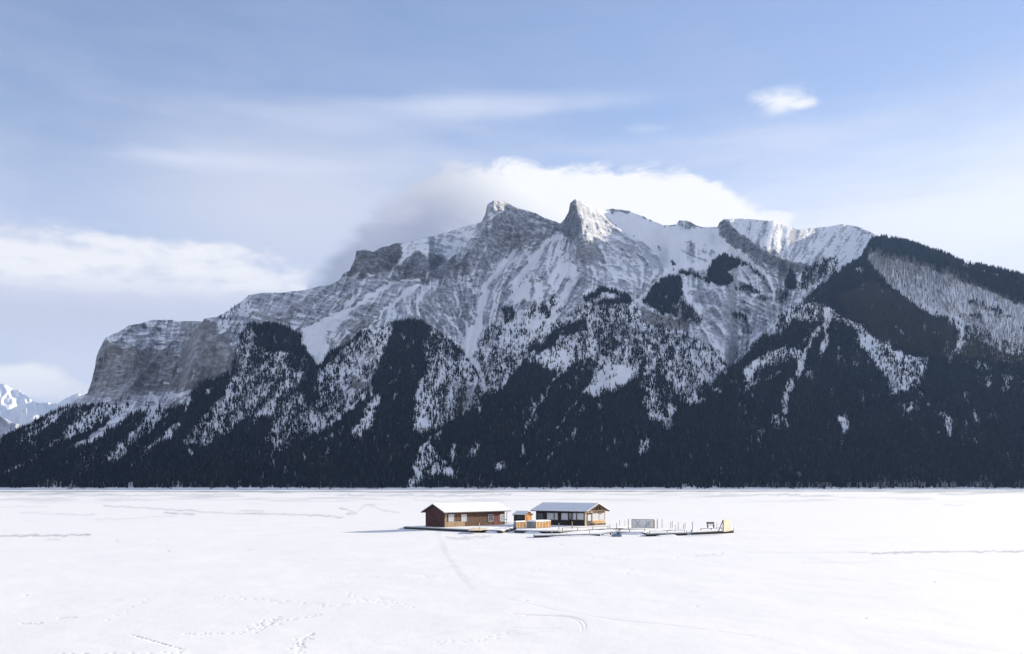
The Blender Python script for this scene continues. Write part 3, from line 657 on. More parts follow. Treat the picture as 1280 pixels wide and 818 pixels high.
def conifer_mesh(name, seed, tiers, rad):
    rg = np.random.default_rng(seed); vs = []; fs = []
    for k in range(tiers):
        z0 = .06 + .9 * k / tiers * .93; z1 = min(1.0, z0 + 1.35 / tiers * .9) if k < tiers - 1 else 1.0
        r = rad * (1 - k / tiers) ** .85 * rg.uniform(.85, 1.15); n = 7; b0 = len(vs)
        for i in range(n):
            a = 2 * math.pi * (i + rg.uniform(-.25, .25)) / n; rr = r * rg.uniform(.7, 1.2)
            vs.append((rr * math.cos(a), rr * math.sin(a), z0 + rg.uniform(-.03, .02)))
        vs.append((0, 0, z1))
        for i in range(n): fs.append((b0 + i, b0 + (i + 1) % n, b0 + n))
    b0 = len(vs)
    for i in range(3):
        a = 2 * math.pi * i / 3; vs += [(.016 * math.cos(a), .016 * math.sin(a), -.06), (.012 * math.cos(a), .012 * math.sin(a), .2)]
    for i in range(3): j = (i + 1) % 3; fs.append((b0 + 2 * i, b0 + 2 * j, b0 + 2 * j + 1, b0 + 2 * i + 1))
    me = bpy.data.meshes.new(name); me.from_pydata(vs, [], fs); me.update(); me.materials.append(M_CON)
    return bpy.data.objects.new(name, me)

conifers = bpy.data.collections.new('conifer_kinds')
for i, (t, r) in enumerate(((4, .15), (5, .13), (4, .19), (5, .17))): conifers.objects.link(conifer_mesh('conifer', 40 + i, t, r))

def ground_at(px, py):
    Yv = bilin(Yd, (px - R.x0) / R.dx, (py - R.y0) / R.dy)
    return np.stack([(px - 640) / F * Yv, Yv, H + (HZ - py) / F * Yv], -1)

def grow_wood(name, label, cat, dens, coll, mat, hmin, hmax, npick, extra=None, seed=1, widen=1.0):
    rg = np.random.default_rng(seed)
    cnt = rg.poisson(np.maximum(dens, 0)); jj, ii = np.nonzero(cnt); rep = cnt[jj, ii]
    jj = np.repeat(jj, rep); ii = np.repeat(ii, rep); n = len(ii)
    px = R.xs[ii] + rg.uniform(-.5, .5, n); py = R.ys[jj] + rg.uniform(-.5, .5, n)
    top = np.interp(px, SKY[:, 0], SKY[:, 1]); ok = (py > top + .7) & (py < 611.5)
    px, py, ii, jj = px[ok], py[ok], ii[ok], jj[ok]; n = len(px)
    co = ground_at(px, py); co[:, 2] -= .3
    me = bpy.data.meshes.new(name); me.vertices.add(n); me.vertices.foreach_set('co', co.astype(np.float32).ravel())
    o = bpy.data.objects.new(name, me); COL.objects.link(o)
    h = rg.uniform(hmin, hmax, n) * (1 + .15 * sstep(611 - py, 150, 300) + .5 * sstep(px, 1050, 1110) * sstep(py, 372, 340)); w = h * rg.uniform(.8, 1.25, n) * widen
    a = me.attributes.new('size', 'FLOAT_VECTOR', 'POINT'); a.data.foreach_set('vector', np.stack([w, w, h], -1).astype(np.float32).ravel())
    a = me.attributes.new('turn', 'FLOAT_VECTOR', 'POINT'); a.data.foreach_set('vector', np.stack([rg.normal(0, .03, n), rg.normal(0, .03, n), rg.uniform(0, 6.28, n)], -1).astype(np.float32).ravel())
    a = me.attributes.new('pick', 'INT', 'POINT'); a.data.foreach_set('value', rg.integers(0, npick, n).astype(np.int32))
    a = me.attributes.new('brown', 'FLOAT', 'POINT'); a.data.foreach_set('value', np.clip(br[jj, ii] + rg.normal(0, .12, n), 0, 1).astype(np.float32))
    me.materials.append(mat)
    md = o.modifiers.new('trees', 'NODES'); md.node_group = instancer_tree(coll, mat)
    print(name, n)
    return stuff(o, label, cat)

sk = np.interp(R.X[0], SKY[:, 0], SKY[:, 1])[None, :]
fob = blur(fo, .8, 1.4)
fclump = fob + (fbm(R.X / 4.5, R.Y / 6.5, 303, 3) - .5) * .95 * (fob * (1 - fob) * 4)
fclump = np.clip(fclump, 0, 1) * (R.Y > sk)
hpx = 7.0 * F / Yd; area = .5 * hpx * hpx * .33
rhoA = 4.4 * fclump ** 1.8
grow_wood('conifer_forest', 'dense dark conifer forest covering the lower mountain side', 'forest', rhoA / area, conifers, M_CON, 3.6, 10.8, 4, seed=11)

# burnt, leafless trees on the right shoulder
def dead_mat():
    m, N, b = material('dead_grey_wood'); oi = N.node('ShaderNodeObjectInfo')
    N.l.new(N.mix(oi.outputs['Random'], (.17, .165, .16), (.34, .325, .31)), b.inputs['Base Color']); b.inputs['Roughness'].default_value = .9
    return m
M_DEAD = dead_mat()
dead = bpy.data.collections.new('dead_tree_kinds')
def dead_mesh(seed):
    rg = np.random.default_rng(seed); vs = []; fs = []
    def bar(a, b, r0, r1):
        i0 = len(vs); a = np.array(a); b = np.array(b); d = (b - a) / np.linalg.norm(b - a)
        u = np.cross(d, (.3, .9, .1)); u /= np.linalg.norm(u); w = np.cross(d, u)
        for p, r in ((a, r0), (b, r1)):
            for k in range(3):
                t = 2.094 * k; vs.append(tuple(p + r * (u * math.cos(t) + w * math.sin(t))))
        for k in range(3): j = (k + 1) % 3; fs.append((i0 + k, i0 + j, i0 + 3 + j, i0 + 3 + k))
    bar((0, 0, -.05), (rg.normal(0, .02), rg.normal(0, .02), 1), .022, .006)
    for k in range(9):
        z = rg.uniform(.3, .92); a = rg.uniform(0, 6.28); L = .13 * (1.05 - z) + .03
        bar((0, 0, z), (L * math.cos(a), L * math.sin(a), z - .01 + rg.uniform(-.02, .04)), .007, .003)
    me = bpy.data.meshes.new('dead_tree'); me.from_pydata(vs, [], fs); me.update(); me.materials.append(M_DEAD)
    return bpy.data.objects.new('dead_tree', me)
for k in range(3): dead.objects.link(dead_mesh(70 + k))
grow_wood('burnt_forest', 'leafless grey burnt trees standing on the snowy right shoulder', 'forest', de * (.55 + .6 * (fbm(R.X / 8, R.Y / 6, 77, 3))) * .68 * (R.Y > sk) / np.maximum(hpx * .55, .5), dead, M_DEAD, 9, 15, 3, seed=12, widen=1.7)

# frosted brush along the far shore
def frost_mat():
    m, N, b = material('frosted_twigs'); oi = N.node('ShaderNodeObjectInfo')
    N.l.new(N.mix(oi.outputs['Random'], (.16, .16, .17), (.5, .5, .52)), b.inputs['Base Color']); b.inputs['Roughness'].default_value = .9
    return m
M_FROST = frost_mat()
brush = bpy.data.collections.new('brush_kinds')
for k in range(3):
    o = dead_mesh(90 + k); o.name = 'bare_shrub'; o.data.materials.clear(); o.data.materials.append(M_FROST); brush.objects.link(o)
bd = np.exp(-((R.Y - 608.5) / 1.6) ** 2) * (.05 + .5 * sstep(R.X, 900, 1080)) * (fbm(R.X / 14, R.Y / 30, 55, 3) > .42)
bd += np.exp(-((R.Y - 603) / 3.0) ** 2) * .28 * sstep(fbm(R.X / 22, R.Y / 30, 66, 2), .5, .75) * sstep(R.X, 930, 1000)
grow_wood('shore_brush', 'pale frosted brush along the far snowy shore', 'brush', bd, brush, M_FROST, 4, 9, 3, seed=13, widen=3.0)

# ------------------------------------------------------------------ the frozen lake
L = Raster(-260, 1540, 612, 860, 1.0, .5, warp=1.0)
ice_shade = np.zeros(L.X.shape); dent = np.zeros(L.X.shape)
def lake(mask, k, fld=None):
    fld = ice_shade if fld is None else fld
    al, sj, si = mask; fld[sj, si] = np.maximum(fld[sj, si], al * k)
LK = L.stroke
lake(LK([(-260,614.4),(300,614.8),(800,614.2),(1540,613.6)],1.5,.6,warped=False), .95)
for pts, w, k in (([(-100,618),(120,619.5),(300,618.5)],1.6,.35), ([(420,619),(560,620),(640,618.5)],2,.45), ([(560,619.5),(610,619.3)],1.6,.6), ([(900,618.2),(970,619),(1000,618.3)],1.8,.5), ([(820,620),(900,621)],1.2,.3),
                  ([(130,632),(205,637),(240,639),(300,642),(345,643)],1.6,.5), ([(205,641),(243,644)],1.8,.6), ([(330,642.5),(380,644),(428,646.5)],1.8,.5), ([(425,635),(445,641.5),(434,643)],2,.55), ([(442,642),(456,632.5),(468,631)],1.4,.45), ([(462,632),(480,638),(500,642)],1.6,.35), ([(300,638),(330,640)],1.4,.4),
                  ([(25,641),(70,643),(120,644)],1.3,.35), ([(120,650),(190,647),(220,645)],1.3,.25), ([(-60,671),(0,670.5),(60,669.5),(112,669)],1.9,.55), ([(60,674),(75,675)],1.4,.4), ([(0,634),(60,633)],1.2,.3), ([(500,622),(560,628)],1.2,.25),
                  ([(1090,691.3),(1150,690.5),(1280,689.3),(1400,688.5)],2.0,.62), ([(1060,690.5),(1100,691)],1.2,.4), ([(930,690),(1060,691)],1.0,.22), ([(1180,631.5),(1205,632)],1.3,.35), ([(880,693),(900,695)],1.5,.25), ([(1000,704),(1100,702)],1.5,.15),
                  ([(558,671.5),(575,673.3),(593,671.5),(612,670)],2.4,.42), ([(560,674),(585,673.5)],1.6,.3), ([(432,665),(470,664)],1.4,.2)):  # grey marks by the boathouse; the last paints its shadow on the snow
    lake(LK(pts,w,.9), k)
lake(LK([(548,668),(556,690),(572,715),(590,735)],6,3), .16)
# tracks in the snow
rg = np.random.default_rng(21)
def prints(pts, n, spread=2.0, size=(2.2, .55), k=1.0, two=False):
    p = np.array(pts, float); s = np.r_[0, np.cumsum(np.hypot(*np.diff(p, axis=0).T))]
    for i in range(n):
        t = s[-1] * (i + .5 + rg.uniform(-.2, .2)) / n
        x = np.interp(t, s, p[:, 0]) + rg.normal(0, spread * .4); y = np.interp(t, s, p[:, 1]) + rg.normal(0, spread * .12)
        for q in ((-1, 1) if two else (0,)):
            x1 = x + q * 3.2; y1 = y + q * 1.0
            al, sj, si = LK([(x1 - size[0] / 2, y1 + .1), (x1 + size[0] / 2, y1 - .1)], size[1] * 1.4, .5, warped=False)
            dent[sj, si] = np.maximum(dent[sj, si], al * k * rg.uniform(.6, 1))
prints([(165,795),(185,800),(205,806),(228,812)], 12, .8, (2.6, .8), 1, True)
prints([(25,780),(52,779)], 8, 3, (3, 1), .9); prints([(74,772.5),(94,771.5)], 6, 1.5, (5, 1), 1)
prints([(130,777),(135,776),(190,746)], 6, 3, (3, .9), .5)
prints([(225,793),(300,792),(345,778),(405,768)], 26, 5, (2.4, .8), .8)
prints([(315,790),(330,780),(348,772)], 40, 18, (2.2, .8), .9); prints([(368,815),(378,800),(388,795)], 34, 14, (2.4, .9), .9)
prints([(265,748),(300,748),(380,755),(440,758)], 30, 9, (2.5, .8), .6); prints([(430,745),(470,752),(510,758)], 24, 14, (2.2, .8), .6)
prints([(60,817),(150,818),(230,815)], 14, 6, (3, .9), .8); prints([(540,805),(600,800),(640,790)], 26, 12, (2.5, .8), .5)
prints([(400,722),(520,722),(590,722)], 26, 8, (2.2, .7), .45); prints([(640,715),(790,692),(900,694)], 30, 14, (2.4, .7), .5)
for (x, y) in ((195,674),(210,689),(310,688),(32,744),(784,717),(788,713),(901,692),(657,751),(1082,773),(870,758),(700,681),(846,697),(1253,689),(1255,687),(1167,728),(870,695),(145,676)):
    prints([(x - 1, y), (x + 1, y)], 1, .3, (2.6, 1.0), 1)
def track(pts, k, w=1.0):
    al, sj, si = LK(pts, w, .6, warped=False); dent[sj, si] = np.maximum(dent[sj, si], al * k)
track([(640,768),(680,769.5),(710,772),(722,776),(727,782),(727,789)], .75, 1.0); track([(655,770),(700,770),(716,772),(728,776),(732,782),(731,789)], .8, 1.0)
track([(630,748),(690,762),(765,775),(840,782),(940,795)], .42, .9); track([(640,785),(700,786)], .4, 1.0); track([(636,795),(690,788)], .3, 1)
track([(450,810),(560,790),(640,776)], .25, 1.2); track([(0,764),(150,748)], .22, 1.0); track([(560,720),(500,700),(470,690)], .2, 1.2)
track([(760,668),(900,668),(1000,665)], .12, 1.0); track([(1000,676),(1280,668)], .12, 1.0)
# soften very fine patches with drifting snow
ice_shade = ice_shade * (.35 + .9 * fbm(L.X / 26, L.Y / 3.0, 61, 4))
far_bare = np.clip((fbm(L.X / 60, L.Y / 2.2, 71, 4) - .52) * 4, 0, 1) * sstep(L.Y, 634, 616) * .55
ice_shade = np.clip(np.maximum(ice_shade, far_bare), 0, 1)

def build_lake():
    npx = 1180; px = np.linspace(-255, 1535, npx)
    near = np.concatenate([np.linspace(850, 660, 440), np.linspace(659.6, 613.0, 90)])
    Ys = H * F / (near - HZ); PY = near
    far = [1480, 1700, 2300, 5000, 12000, 40000]
    rowsY = np.concatenate([[-20000, -3000, -400, 0, 15, 24], Ys, far])
    rowsP = np.concatenate([[849.5] * 6, PY, [613.0] * 6])
    side = np.array([-30000, -6000, -1200, -150.0])
    nc = npx + 8
    fxr = np.concatenate([np.full(4, px[0]), px, np.full(4, px[-1])])
    off = np.concatenate([side, np.zeros(npx), -side[::-1]])
    Ye = np.clip(rowsY, 24, 2500)
    X = (fxr[None, :] - 640) / F * Ye[:, None] + off[None, :]
    Y = np.broadcast_to(rowsY[:, None], X.shape)
    fx = (np.broadcast_to(fxr[None, :], X.shape) - L.x0) / L.dx; fy = (np.broadcast_to(rowsP[:, None], X.shape) - L.y0) / L.dy
    ic = bilin(ice_shade, fx, fy); dn = bilin(dent, fx, fy)
    fade = sstep(Y, 0, 30) * (1 - sstep(Y, 1000, 1300))
    Z = ((fbm(X / 9, Y / 14, 3, 4) - .5) * .07 + (fbm(X / 2.2, Y / 3.0, 13, 3) - .5) * .035 * (1 - sstep(Y, 150, 300))) * fade - .034 * dn * fade - .03 * ic * fade
    Z = np.where((Y > 120) & (Y < 190), np.minimum(Z, .02), Z)
    o = mesh_object('frozen_lake', np.stack([X, Y, Z], -1).reshape(-1, 3), grid_faces(len(rowsY), nc), None, smooth=True)
    attr(o, 'ice_shade', ic * (fade > 0)); attr(o, 'dent', dn * fade)
    m, N, b = material('snow_on_lake_ice')
    a = N.node('ShaderNodeAttribute'); a.attribute_name = 'ice_shade'; d = N.node('ShaderNodeAttribute'); d.attribute_name = 'dent'
    geo = N.node('ShaderNodeNewGeometry')
    mp = N.node('ShaderNodeMapping'); N.l.new(geo.outputs['Position'], mp.inputs[0]); mp.inputs['Scale'].default_value = (1 / 7, 1 / 11, 1)
    n1 = N.noise(mp.outputs[0], 1.0, 6, .6); n2 = N.noise(geo.outputs['Position'], 4.0, 3, .6)
    n0 = N.noise(geo.outputs['Position'], .012, 4, .5)
    c = N.mix(N.ss(n1, .3, .7), (.86, .862, .868), (.905, .90, .895))
    c = N.mix(N.ss(n0, .40, .66, 0, .2), c, (.82, .83, .855))
    c = N.mix(a.outputs['Fac'], c, (.22, .26, .31))                      # wind-bared icy patches and the painted boathouse shadow
    c = N.mix(N.m('MULTIPLY', d.outputs['Fac'], .28), c, (.33, .36, .42))  # greyer colour inside the prints and tracks
    N.l.new(c, b.inputs['Base Color'])
    b.inputs['Roughness'].default_value = .8; b.inputs['Specular IOR Level'].default_value = .12
    bp = N.node('ShaderNodeBump'); bp.inputs['Strength'].default_value = .35; bp.inputs['Distance'].default_value = .12
    N.l.new(N.m('ADD', n1, N.m('MULTIPLY', n2, .25)), bp.inputs['Height']); N.l.new(bp.outputs[0], b.inputs['Normal'])
    o.data.materials.append(m)
    return structure(o)
build_lake()

# ------------------------------------------------------------------ floating marina: materials
def wood(name, c0, c1, grain=(3, 3, .6), rough=.8):
    m, N, b = material(name); tc = N.node('ShaderNodeTexCoord')
    mp = N.node('ShaderNodeMapping'); N.l.new(tc.outputs['Object'], mp.inputs[0]); mp.inputs['Scale'].default_value = grain
    n = N.noise(mp.outputs[0], 2.2, 5, .65); n2 = N.noise(tc.outputs['Object'], .7, 3, .5)
    c = N.mix(N.ss(n, .3, .7), c0, c1); c = N.mix(N.ss(n2, .45, .75, 0, .4), c, tuple(v * .55 for v in c0))
    N.l.new(c, b.inputs['Base Color']); b.inputs['Roughness'].default_value = rough
    bp = N.node('ShaderNodeBump'); bp.inputs['Strength'].default_value = .4; bp.inputs['Distance'].default_value = .01
    N.l.new(n, bp.inputs['Height']); N.l.new(bp.outputs[0], b.inputs['Normal'])
    return m
def plain(name, c, rough=.6, metal=0.0):
    m, N, b = material(name); tc = N.node('ShaderNodeTexCoord'); n = N.noise(tc.outputs['Object'], 3.0, 4, .6)
    N.l.new(N.mix(N.ss(n, .3, .7), tuple(v * .85 for v in c), c), b.inputs['Base Color'])
    b.inputs['Roughness'].default_value = rough; b.inputs['Metallic'].default_value = metal
    return m
M_BROWN = wood('brown_stained_siding', (.10, .048, .026), (.165, .086, .048))
M_MAROON = wood('maroon_siding', (.050, .020, .018), (.085, .036, .030))
M_DARK = wood('dark_siding', (.020, .014, .014), (.040, .028, .026))
M_TAN = wood('tan_boards', (.33, .22, .13), (.48, .34, .21))
M_ORANGE = wood('fresh_orange_boards', (.50, .21, .045), (.72, .36, .10))
M_PALE = wood('pale_new_timber', (.58, .47, .33), (.74, .62, .46))
M_GREYW = wood('weathered_grey_boards', (.20, .20, .205), (.34, .335, .33))
M_GATE = wood('pale_grey_boards', (.70, .70, .70), (.80, .795, .79))
M_LOG = wood('wet_float_timber', (.016, .016, .019), (.045, .042, .042), (.6, 3, 3))
M_WHITE = plain('white_window_trim', (.78, .77, .74))
M_FASCIA = plain('dark_fascia_trim', (.055, .050, .048))
M_TRED = wood('red_door_boards', (.16, .040, .038), (.24, .07, .062))
M_GLASS, _N, _b = material('window_glass')
_b.inputs['Base Color'].default_value = (.10, .12, .14, 1); _b.inputs['Roughness'].default_value = .06; _b.inputs['Specular IOR Level'].default_value = .9
M_CURT, _N, _b = material('window_glass_with_blind')
_b.inputs['Base Color'].default_value = (.55, .56, .58, 1); _b.inputs['Roughness'].default_value = .12
M_HULL = plain('faded_blue_hull', (.20, .26, .36), .5)
def snow_mat():
    m, N, b = material('settled_snow'); tc = N.node('ShaderNodeTexCoord'); n = N.noise(tc.outputs['Object'], 1.6, 5, .6)
    N.l.new(N.mix(N.ss(n, .3, .7), (.84, .85, .87), (.90, .90, .905)), b.inputs['Base Color']); b.inputs['Roughness'].default_value = .85
    bp = N.node('ShaderNodeBump'); bp.inputs['Strength'].default_value = .5; bp.inputs['Distance'].default_value = .08
    N.l.new(n, bp.inputs['Height']); N.l.new(bp.outputs[0], b.inputs['Normal'])
    return m
M_SNOW = snow_mat()

# ------------------------------------------------------------------ floating marina: helpers
def gp(px, py, z=0.0):
    """the point at height z that the photograph shows at (px, py)"""
    Y = (H - z) * F / (py - HZ)
    return Vector(((px - 640) / F * Y, Y, z))

def bx(bm, x0, x1, y0, y1, z0, z1, M=None):
    vs = [bm.verts.new((x, y, z)) for z in (z0, z1) for y in (y0, y1) for x in (x0, x1)]
    if M is not None:
        for q in vs: q.co = M @ q.co
    for f in ((0, 2, 3, 1), (4, 5, 7, 6), (0, 1, 5, 4), (2, 6, 7, 3), (0, 4, 6, 2), (1, 3, 7, 5)): bm.faces.new([vs[i] for i in f])

def bar(bm, a, b, w, h=None):
    a = Vector(a); b = Vector(b); h = h or w; d = b - a
    q = d.to_track_quat('X', 'Z').to_matrix().to_4x4(); q.translation = a
    bx(bm, 0, d.length, -w / 2, w / 2, -h / 2, h / 2, q)

def prism(bm, pts, z0, z1, top=None):
    n = len(pts); t = top or pts
    lo = [bm.verts.new((p[0], p[1], z0)) for p in pts]; hi = [bm.verts.new((p[0], p[1], z1)) for p in t]
    bm.faces.new(lo[::-1]); bm.faces.new(hi)
    for i in range(n): j = (i + 1) % n; bm.faces.new((lo[i], lo[j], hi[j], hi[i]))

def part(name, bm, mat, parent, bevel=0, smooth=False):
    bmesh.ops.recalc_face_normals(bm, faces=bm.faces)
    if bevel: bmesh.ops.bevel(bm, geom=bm.edges[:], offset=bevel, segments=1, affect='EDGES')
    me = bpy.data.meshes.new(name); bm.to_mesh(me); bm.free()
    if smooth: me.shade_smooth()
    me.materials.append(mat)
    o = bpy.data.objects.new(name, me); COL.objects.link(o)
    if parent: o.parent = parent
    return o

def B(*boxes):
    bm = bmesh.new()
    for b in boxes: bx(bm, *b)
    return bm

def tag(o, label, cat, group=None):
    o['label'] = label; o['category'] = cat
    if group: o['group'] = group
    return o

def thing(name, loc, rz, label, cat, group=None):
    o = bpy.data.objects.new(name, None); COL.objects.link(o); o.empty_display_size = .3
    o.location = loc; o.rotation_euler = (0, 0, rz)
    return tag(o, label, cat, group)

class Cabin:
    """gabled cabin: face 'A' runs along x at y=0, face 'B' along y at x=0; walls are split into boards in relief"""
    def __init__(s, name, loc, rz, lx, ly, hw, rise, ridge, label, cat='cabin'):
        s.t = thing(name, loc, rz, label, cat); s.lx, s.ly, s.hw, s.rise, s.ridge = lx, ly, hw, rise, ridge
        s.M = Matrix.Translation(loc) @ Matrix.Rotation(rz, 4, 'Z')
    def along(s, px, face):
        """distance along a face of the photo column px"""
        d = s.M.to_3x3() @ (Vector((1, 0, 0)) if face == 'A' else Vector((0, 1, 0))); o = s.M.translation
        k = (px - 640) / F
        return (k * o.y - o.x) / (d.x - k * d.y)
    def height(s, px, py, face):
        u = s.along(px, face); p = s.M @ (Vector((u, 0, 0)) if face == 'A' else Vector((0, u, 0)))
        return H + (HZ - py) / F * p.y - s.M.translation.z
    def gz(s, u, span): return s.hw + s.rise * (1 - abs(2 * u / span - 1))
    def walls(s, mats, board=.3):
        lx, ly = s.lx, s.ly
        for face, span, m in (('A', lx, mats[0]), ('B', ly, mats[1]), ('C', lx, mats[2]), ('D', ly, mats[3])):
            gable = (s.ridge == 'y' and face in 'AC') or (s.ridge == 'x' and face in 'BD')
            bm = bmesh.new(); n = max(2, round(span / board)); th = .09
            for i in range(n):
                u0 = span * i / n + .006; u1 = span * (i + 1) / n - .006; pr = .0 if i % 2 else .012
                us = [u0, span / 2, u1] if gable and u0 < span / 2 < u1 else [u0, u1]
                for a, b in zip(us[:-1], us[1:]):
                    za, zb = (s.gz(a, span), s.gz(b, span)) if gable else (s.hw, s.hw)
                    q = []
                    for d in (-pr, th):
                        for (u, z) in ((a, 0), (b, 0), (b, zb), (a, za)):
                            q.append({'A': (u, d, z), 'B': (d, u, z), 'C': (u, ly - d, z), 'D': (lx - d, u, z)}[face])
                    vs = [bm.verts.new(c) for c in q]
                    for f in ((0, 1, 2, 3), (7, 6, 5, 4), (0, 4, 5, 1), (1, 5, 6, 2), (2, 6, 7, 3), (3, 7, 4, 0)): bm.faces.new([vs[k] for k in f])
            part('wall', bm, m, s.t)
        bm = B((.10, lx - .10, .10, ly - .10, .02, .06)); part('floor', bm, M_GREYW, s.t)
    def roof(s, over_e, over_s, snow=.14, x_lo=None, x_hi=None):
        """over_e = overhang at the gables (lo, hi), over_s at the eaves"""
        span = s.ly if s.ridge == 'x' else s.lx; ln = s.lx if s.ridge == 'x' else s.ly
        k = s.rise / (span / 2); e0, e1 = -over_e[0], ln + over_e[1]
        def slab(z, th, inset, jit=0):
            bm = bmesh.new(); n = 14
            for i in range(n):
                a = e0 + inset + (e1 - e0 - 2 * inset) * i / n; b = e0 + inset + (e1 - e0 - 2 * inset) * (i + 1) / n
                prof = [(-over_s + inset, s.hw - k * (over_s - inset)), (span / 2, s.hw + s.rise), (span + over_s - inset, s.hw - k * (over_s - inset))]
                lo = []; 
                for u in (a, b):
                    row = [(p, q + z) for p, q in prof] + [(p, q + z + th) for p, q in prof[::-1]]
                    lo.append([bm.verts.new((u, p, q) if s.ridge == 'x' else (p, u, q)) for p, q in row])
                for j in range(6):
                    jj = (j + 1) % 6; bm.faces.new((lo[0][j], lo[0][jj], lo[1][jj], lo[1][j]))
                if i == 0: bm.faces.new(lo[0])
                if i == n - 1: bm.faces.new(lo[1])
            bmesh.ops.remove_doubles(bm, verts=bm.verts, dist=1e-4)
            return bm
        r = part('roof', slab(.005, .09, 0), M_FASCIA, s.t)
        part('snow_cover', slab(.10, snow, .05), M_SNOW, r)
        return r
    def window(s, face, px0, px1, py0, py1, glass=None, frame=None, bars=1, name='window'):
        u0, u1 = sorted((s.along(px0, face), s.along(px1, face))); pm = (px0 + px1) / 2
        z1, z0 = s.height(pm, py0, face), s.height(pm, py1, face)
        T = (lambda a, b, c, d, e, f: (a, b, c, d, e, f)) if face == 'A' else (lambda a, b, c, d, e, f: (c, d, a, b, e, f))
        w = .07; bs = [T(u0, u1, -.06, -.004, z1 - w, z1), T(u0, u1, -.07, -.004, z0, z0 + w), T(u0, u0 + w, -.058, -.003, z0 + w, z1 - w), T(u1 - w, u1, -.058, -.003, z0 + w, z1 - w)]
        for i in range(1, bars + 1):
            c = u0 + (u1 - u0) * i / (bars + 1); bs.append(T(c - .025, c + .025, -.05, -.021, z0 + w, z1 - w))
        o = part(name, B(*bs), frame or M_WHITE, s.t)
        part('pane', B(T(u0 + w, u1 - w, -.034, -.0135, z0 + w, z1 - w)), glass or M_GLASS, o)
        return o

def dock(name, pts, h, label, snow_in=.12, side=None):
    """timber float, outline given where the photograph shows its waterline"""
    P3 = [gp(*p) for p in pts]; c = sum(P3, Vector()) / len(P3)
    t = thing(name, (c.x, c.y, 0), 0, label, 'dock', 'floating docks of the marina')
    loc = [(p.x - c.x, p.y - c.y) for p in P3]
    if sum(a[0] * b[1] - b[0] * a[1] for a, b in zip(loc, loc[1:] + loc[:1])) < 0: loc = loc[::-1]
    bm = bmesh.new(); prism(bm, loc, -.12, h - .10); part('float', bm, M_LOG, t)
    def inset(d):
        out = []; n = len(loc)
        for i in range(n):
            p0, p1, p2 = Vector(loc[i - 1]), Vector(loc[i]), Vector(loc[(i + 1) % n]); e1 = (p1 - p0).normalized(); e2 = (p2 - p1).normalized()
            n1 = Vector((-e1.y, e1.x)); n2 = Vector((-e2.y, e2.x)); b = n1 + n2; b = b / max(b.dot(n1), .35)
            out.append(tuple(p1 + b * d))
        return out
    bm = bmesh.new(); prism(bm, inset(-.03), h - .10, h); part('deck', bm, side or M_GREYW, t)
    bm = bmesh.new(); prism(bm, inset(snow_in), h, h + .09, inset(snow_in + .1)); part('snow_cover', bm, M_SNOW, t)
    return t

# ------------------------------------------------------------------ floating marina: docks
DZ = .36
d1 = dock('floating_dock', [(505,661.3),(530,662.4),(556,663.8),(584,665.2),(600,665.0),(640,660.6),(650,657.6),(600,654.5),(516,658.2)], DZ, 'long snowy dock under the brown gabled boathouse at the left')
dock('floating_dock', [(601,665.6),(628,666.6),(640,663.4),(650,660.6),(642,659.9)], DZ, 'small snowy dock section in front of the porch end of the boathouse')
dock('floating_dock', [(643,666.0),(672,667.0),(700,667.4),(736,665.0),(776,663.2),(792,660.4),(772,655.6),(700,653.0),(652,655.0)], DZ, 'broad snowy dock carrying the dark cabin and the orange bins')
dock('floating_dock', [(667,672.4),(750,670.4),(750,669.3),(667,671.0)], .30, 'long narrow finger dock lying nearest the camera before the dark cabin', .10)
dock('floating_dock', [(771,667.8),(806,668.6),(838,664.6),(800,661.2),(780,662.6)], .30, 'snowy dock section below the grey gate panel', .15)
dock('floating_dock', [(807,671.0),(859,669.4),(858,666.4),(814,667.6)], .38, 'short dark-edged dock left of the gap before the pale wooden screen', .12)
dock('floating_dock', [(864,669.0),(917,666.4),(917,662.6),(880,664.0),(864,665.6)], .38, 'dark-edged dock carrying the pale wooden screen at the far right', .12)

def drift(px0, py0, px1, py1, label, h=.36, wide=.9, seed=0):
    a_, b_ = gp(px0, py0), gp(px1, py1); n = max(8, int((b_ - a_).length / .35)); rg_ = np.random.default_rng(seed); bm = bmesh.new(); rows = []
    d_ = (b_ - a_).normalized(); out = Vector((d_.y, -d_.x, 0))
    if out.y > 0: out = -out
    hh = h * (.55 + .6 * np.convolve(rg_.random(n + 5), np.ones(5) / 5, 'valid'))
    for i in range(n + 1):
        t_ = i / n; end = min(1, 5 * t_, 5 * (1 - t_)) ** .6; p_ = (b_ - a_) * t_; k_ = hh[min(i, len(hh) - 1)] * end; w_ = wide * (.6 + .6 * end)
        rows.append([bm.verts.new(p_ - out * .35 + Vector((0, 0, k_ * .8 + .01))), bm.verts.new(p_ + Vector((0, 0, k_))), bm.verts.new(p_ + out * w_ * .4 + Vector((0, 0, k_ * .62))), bm.verts.new(p_ + out * w_ + Vector((0, 0, -.05)))])
    for r0, r1 in zip(rows[:-1], rows[1:]):
        for k in range(3): bm.faces.new((r0[k], r0[k + 1], r1[k + 1], r1[k]))
    o = part('snowdrift', bm, M_SNOW, None, smooth=True); o.location = a_
    return tag(o, label, 'snowdrift', 'snow drifted against the docks')
drift(656, 666.5, 676, 667.2, 'low snowdrift against the broad dock below the orange bins', .34, 1.0, 1)
drift(700, 667.5, 776, 663.3, 'long snowdrift along the broad dock before the dark cabin', .32, .9, 2)
drift(684, 672.1, 748, 670.5, 'thin snowdrift along the narrow finger dock', .22, .5, 3)
drift(773, 667.9, 806, 668.7, 'snowdrift against the dock section below the grey gate', .30, .9, 4)
drift(820, 670.7, 846, 669.9, 'small snowdrift on the edge of the short dark-edged dock', .26, .6, 5)
drift(606, 665.9, 622, 666.5, 'small snowdrift against the dock by the boathouse porch', .30, .7, 6)
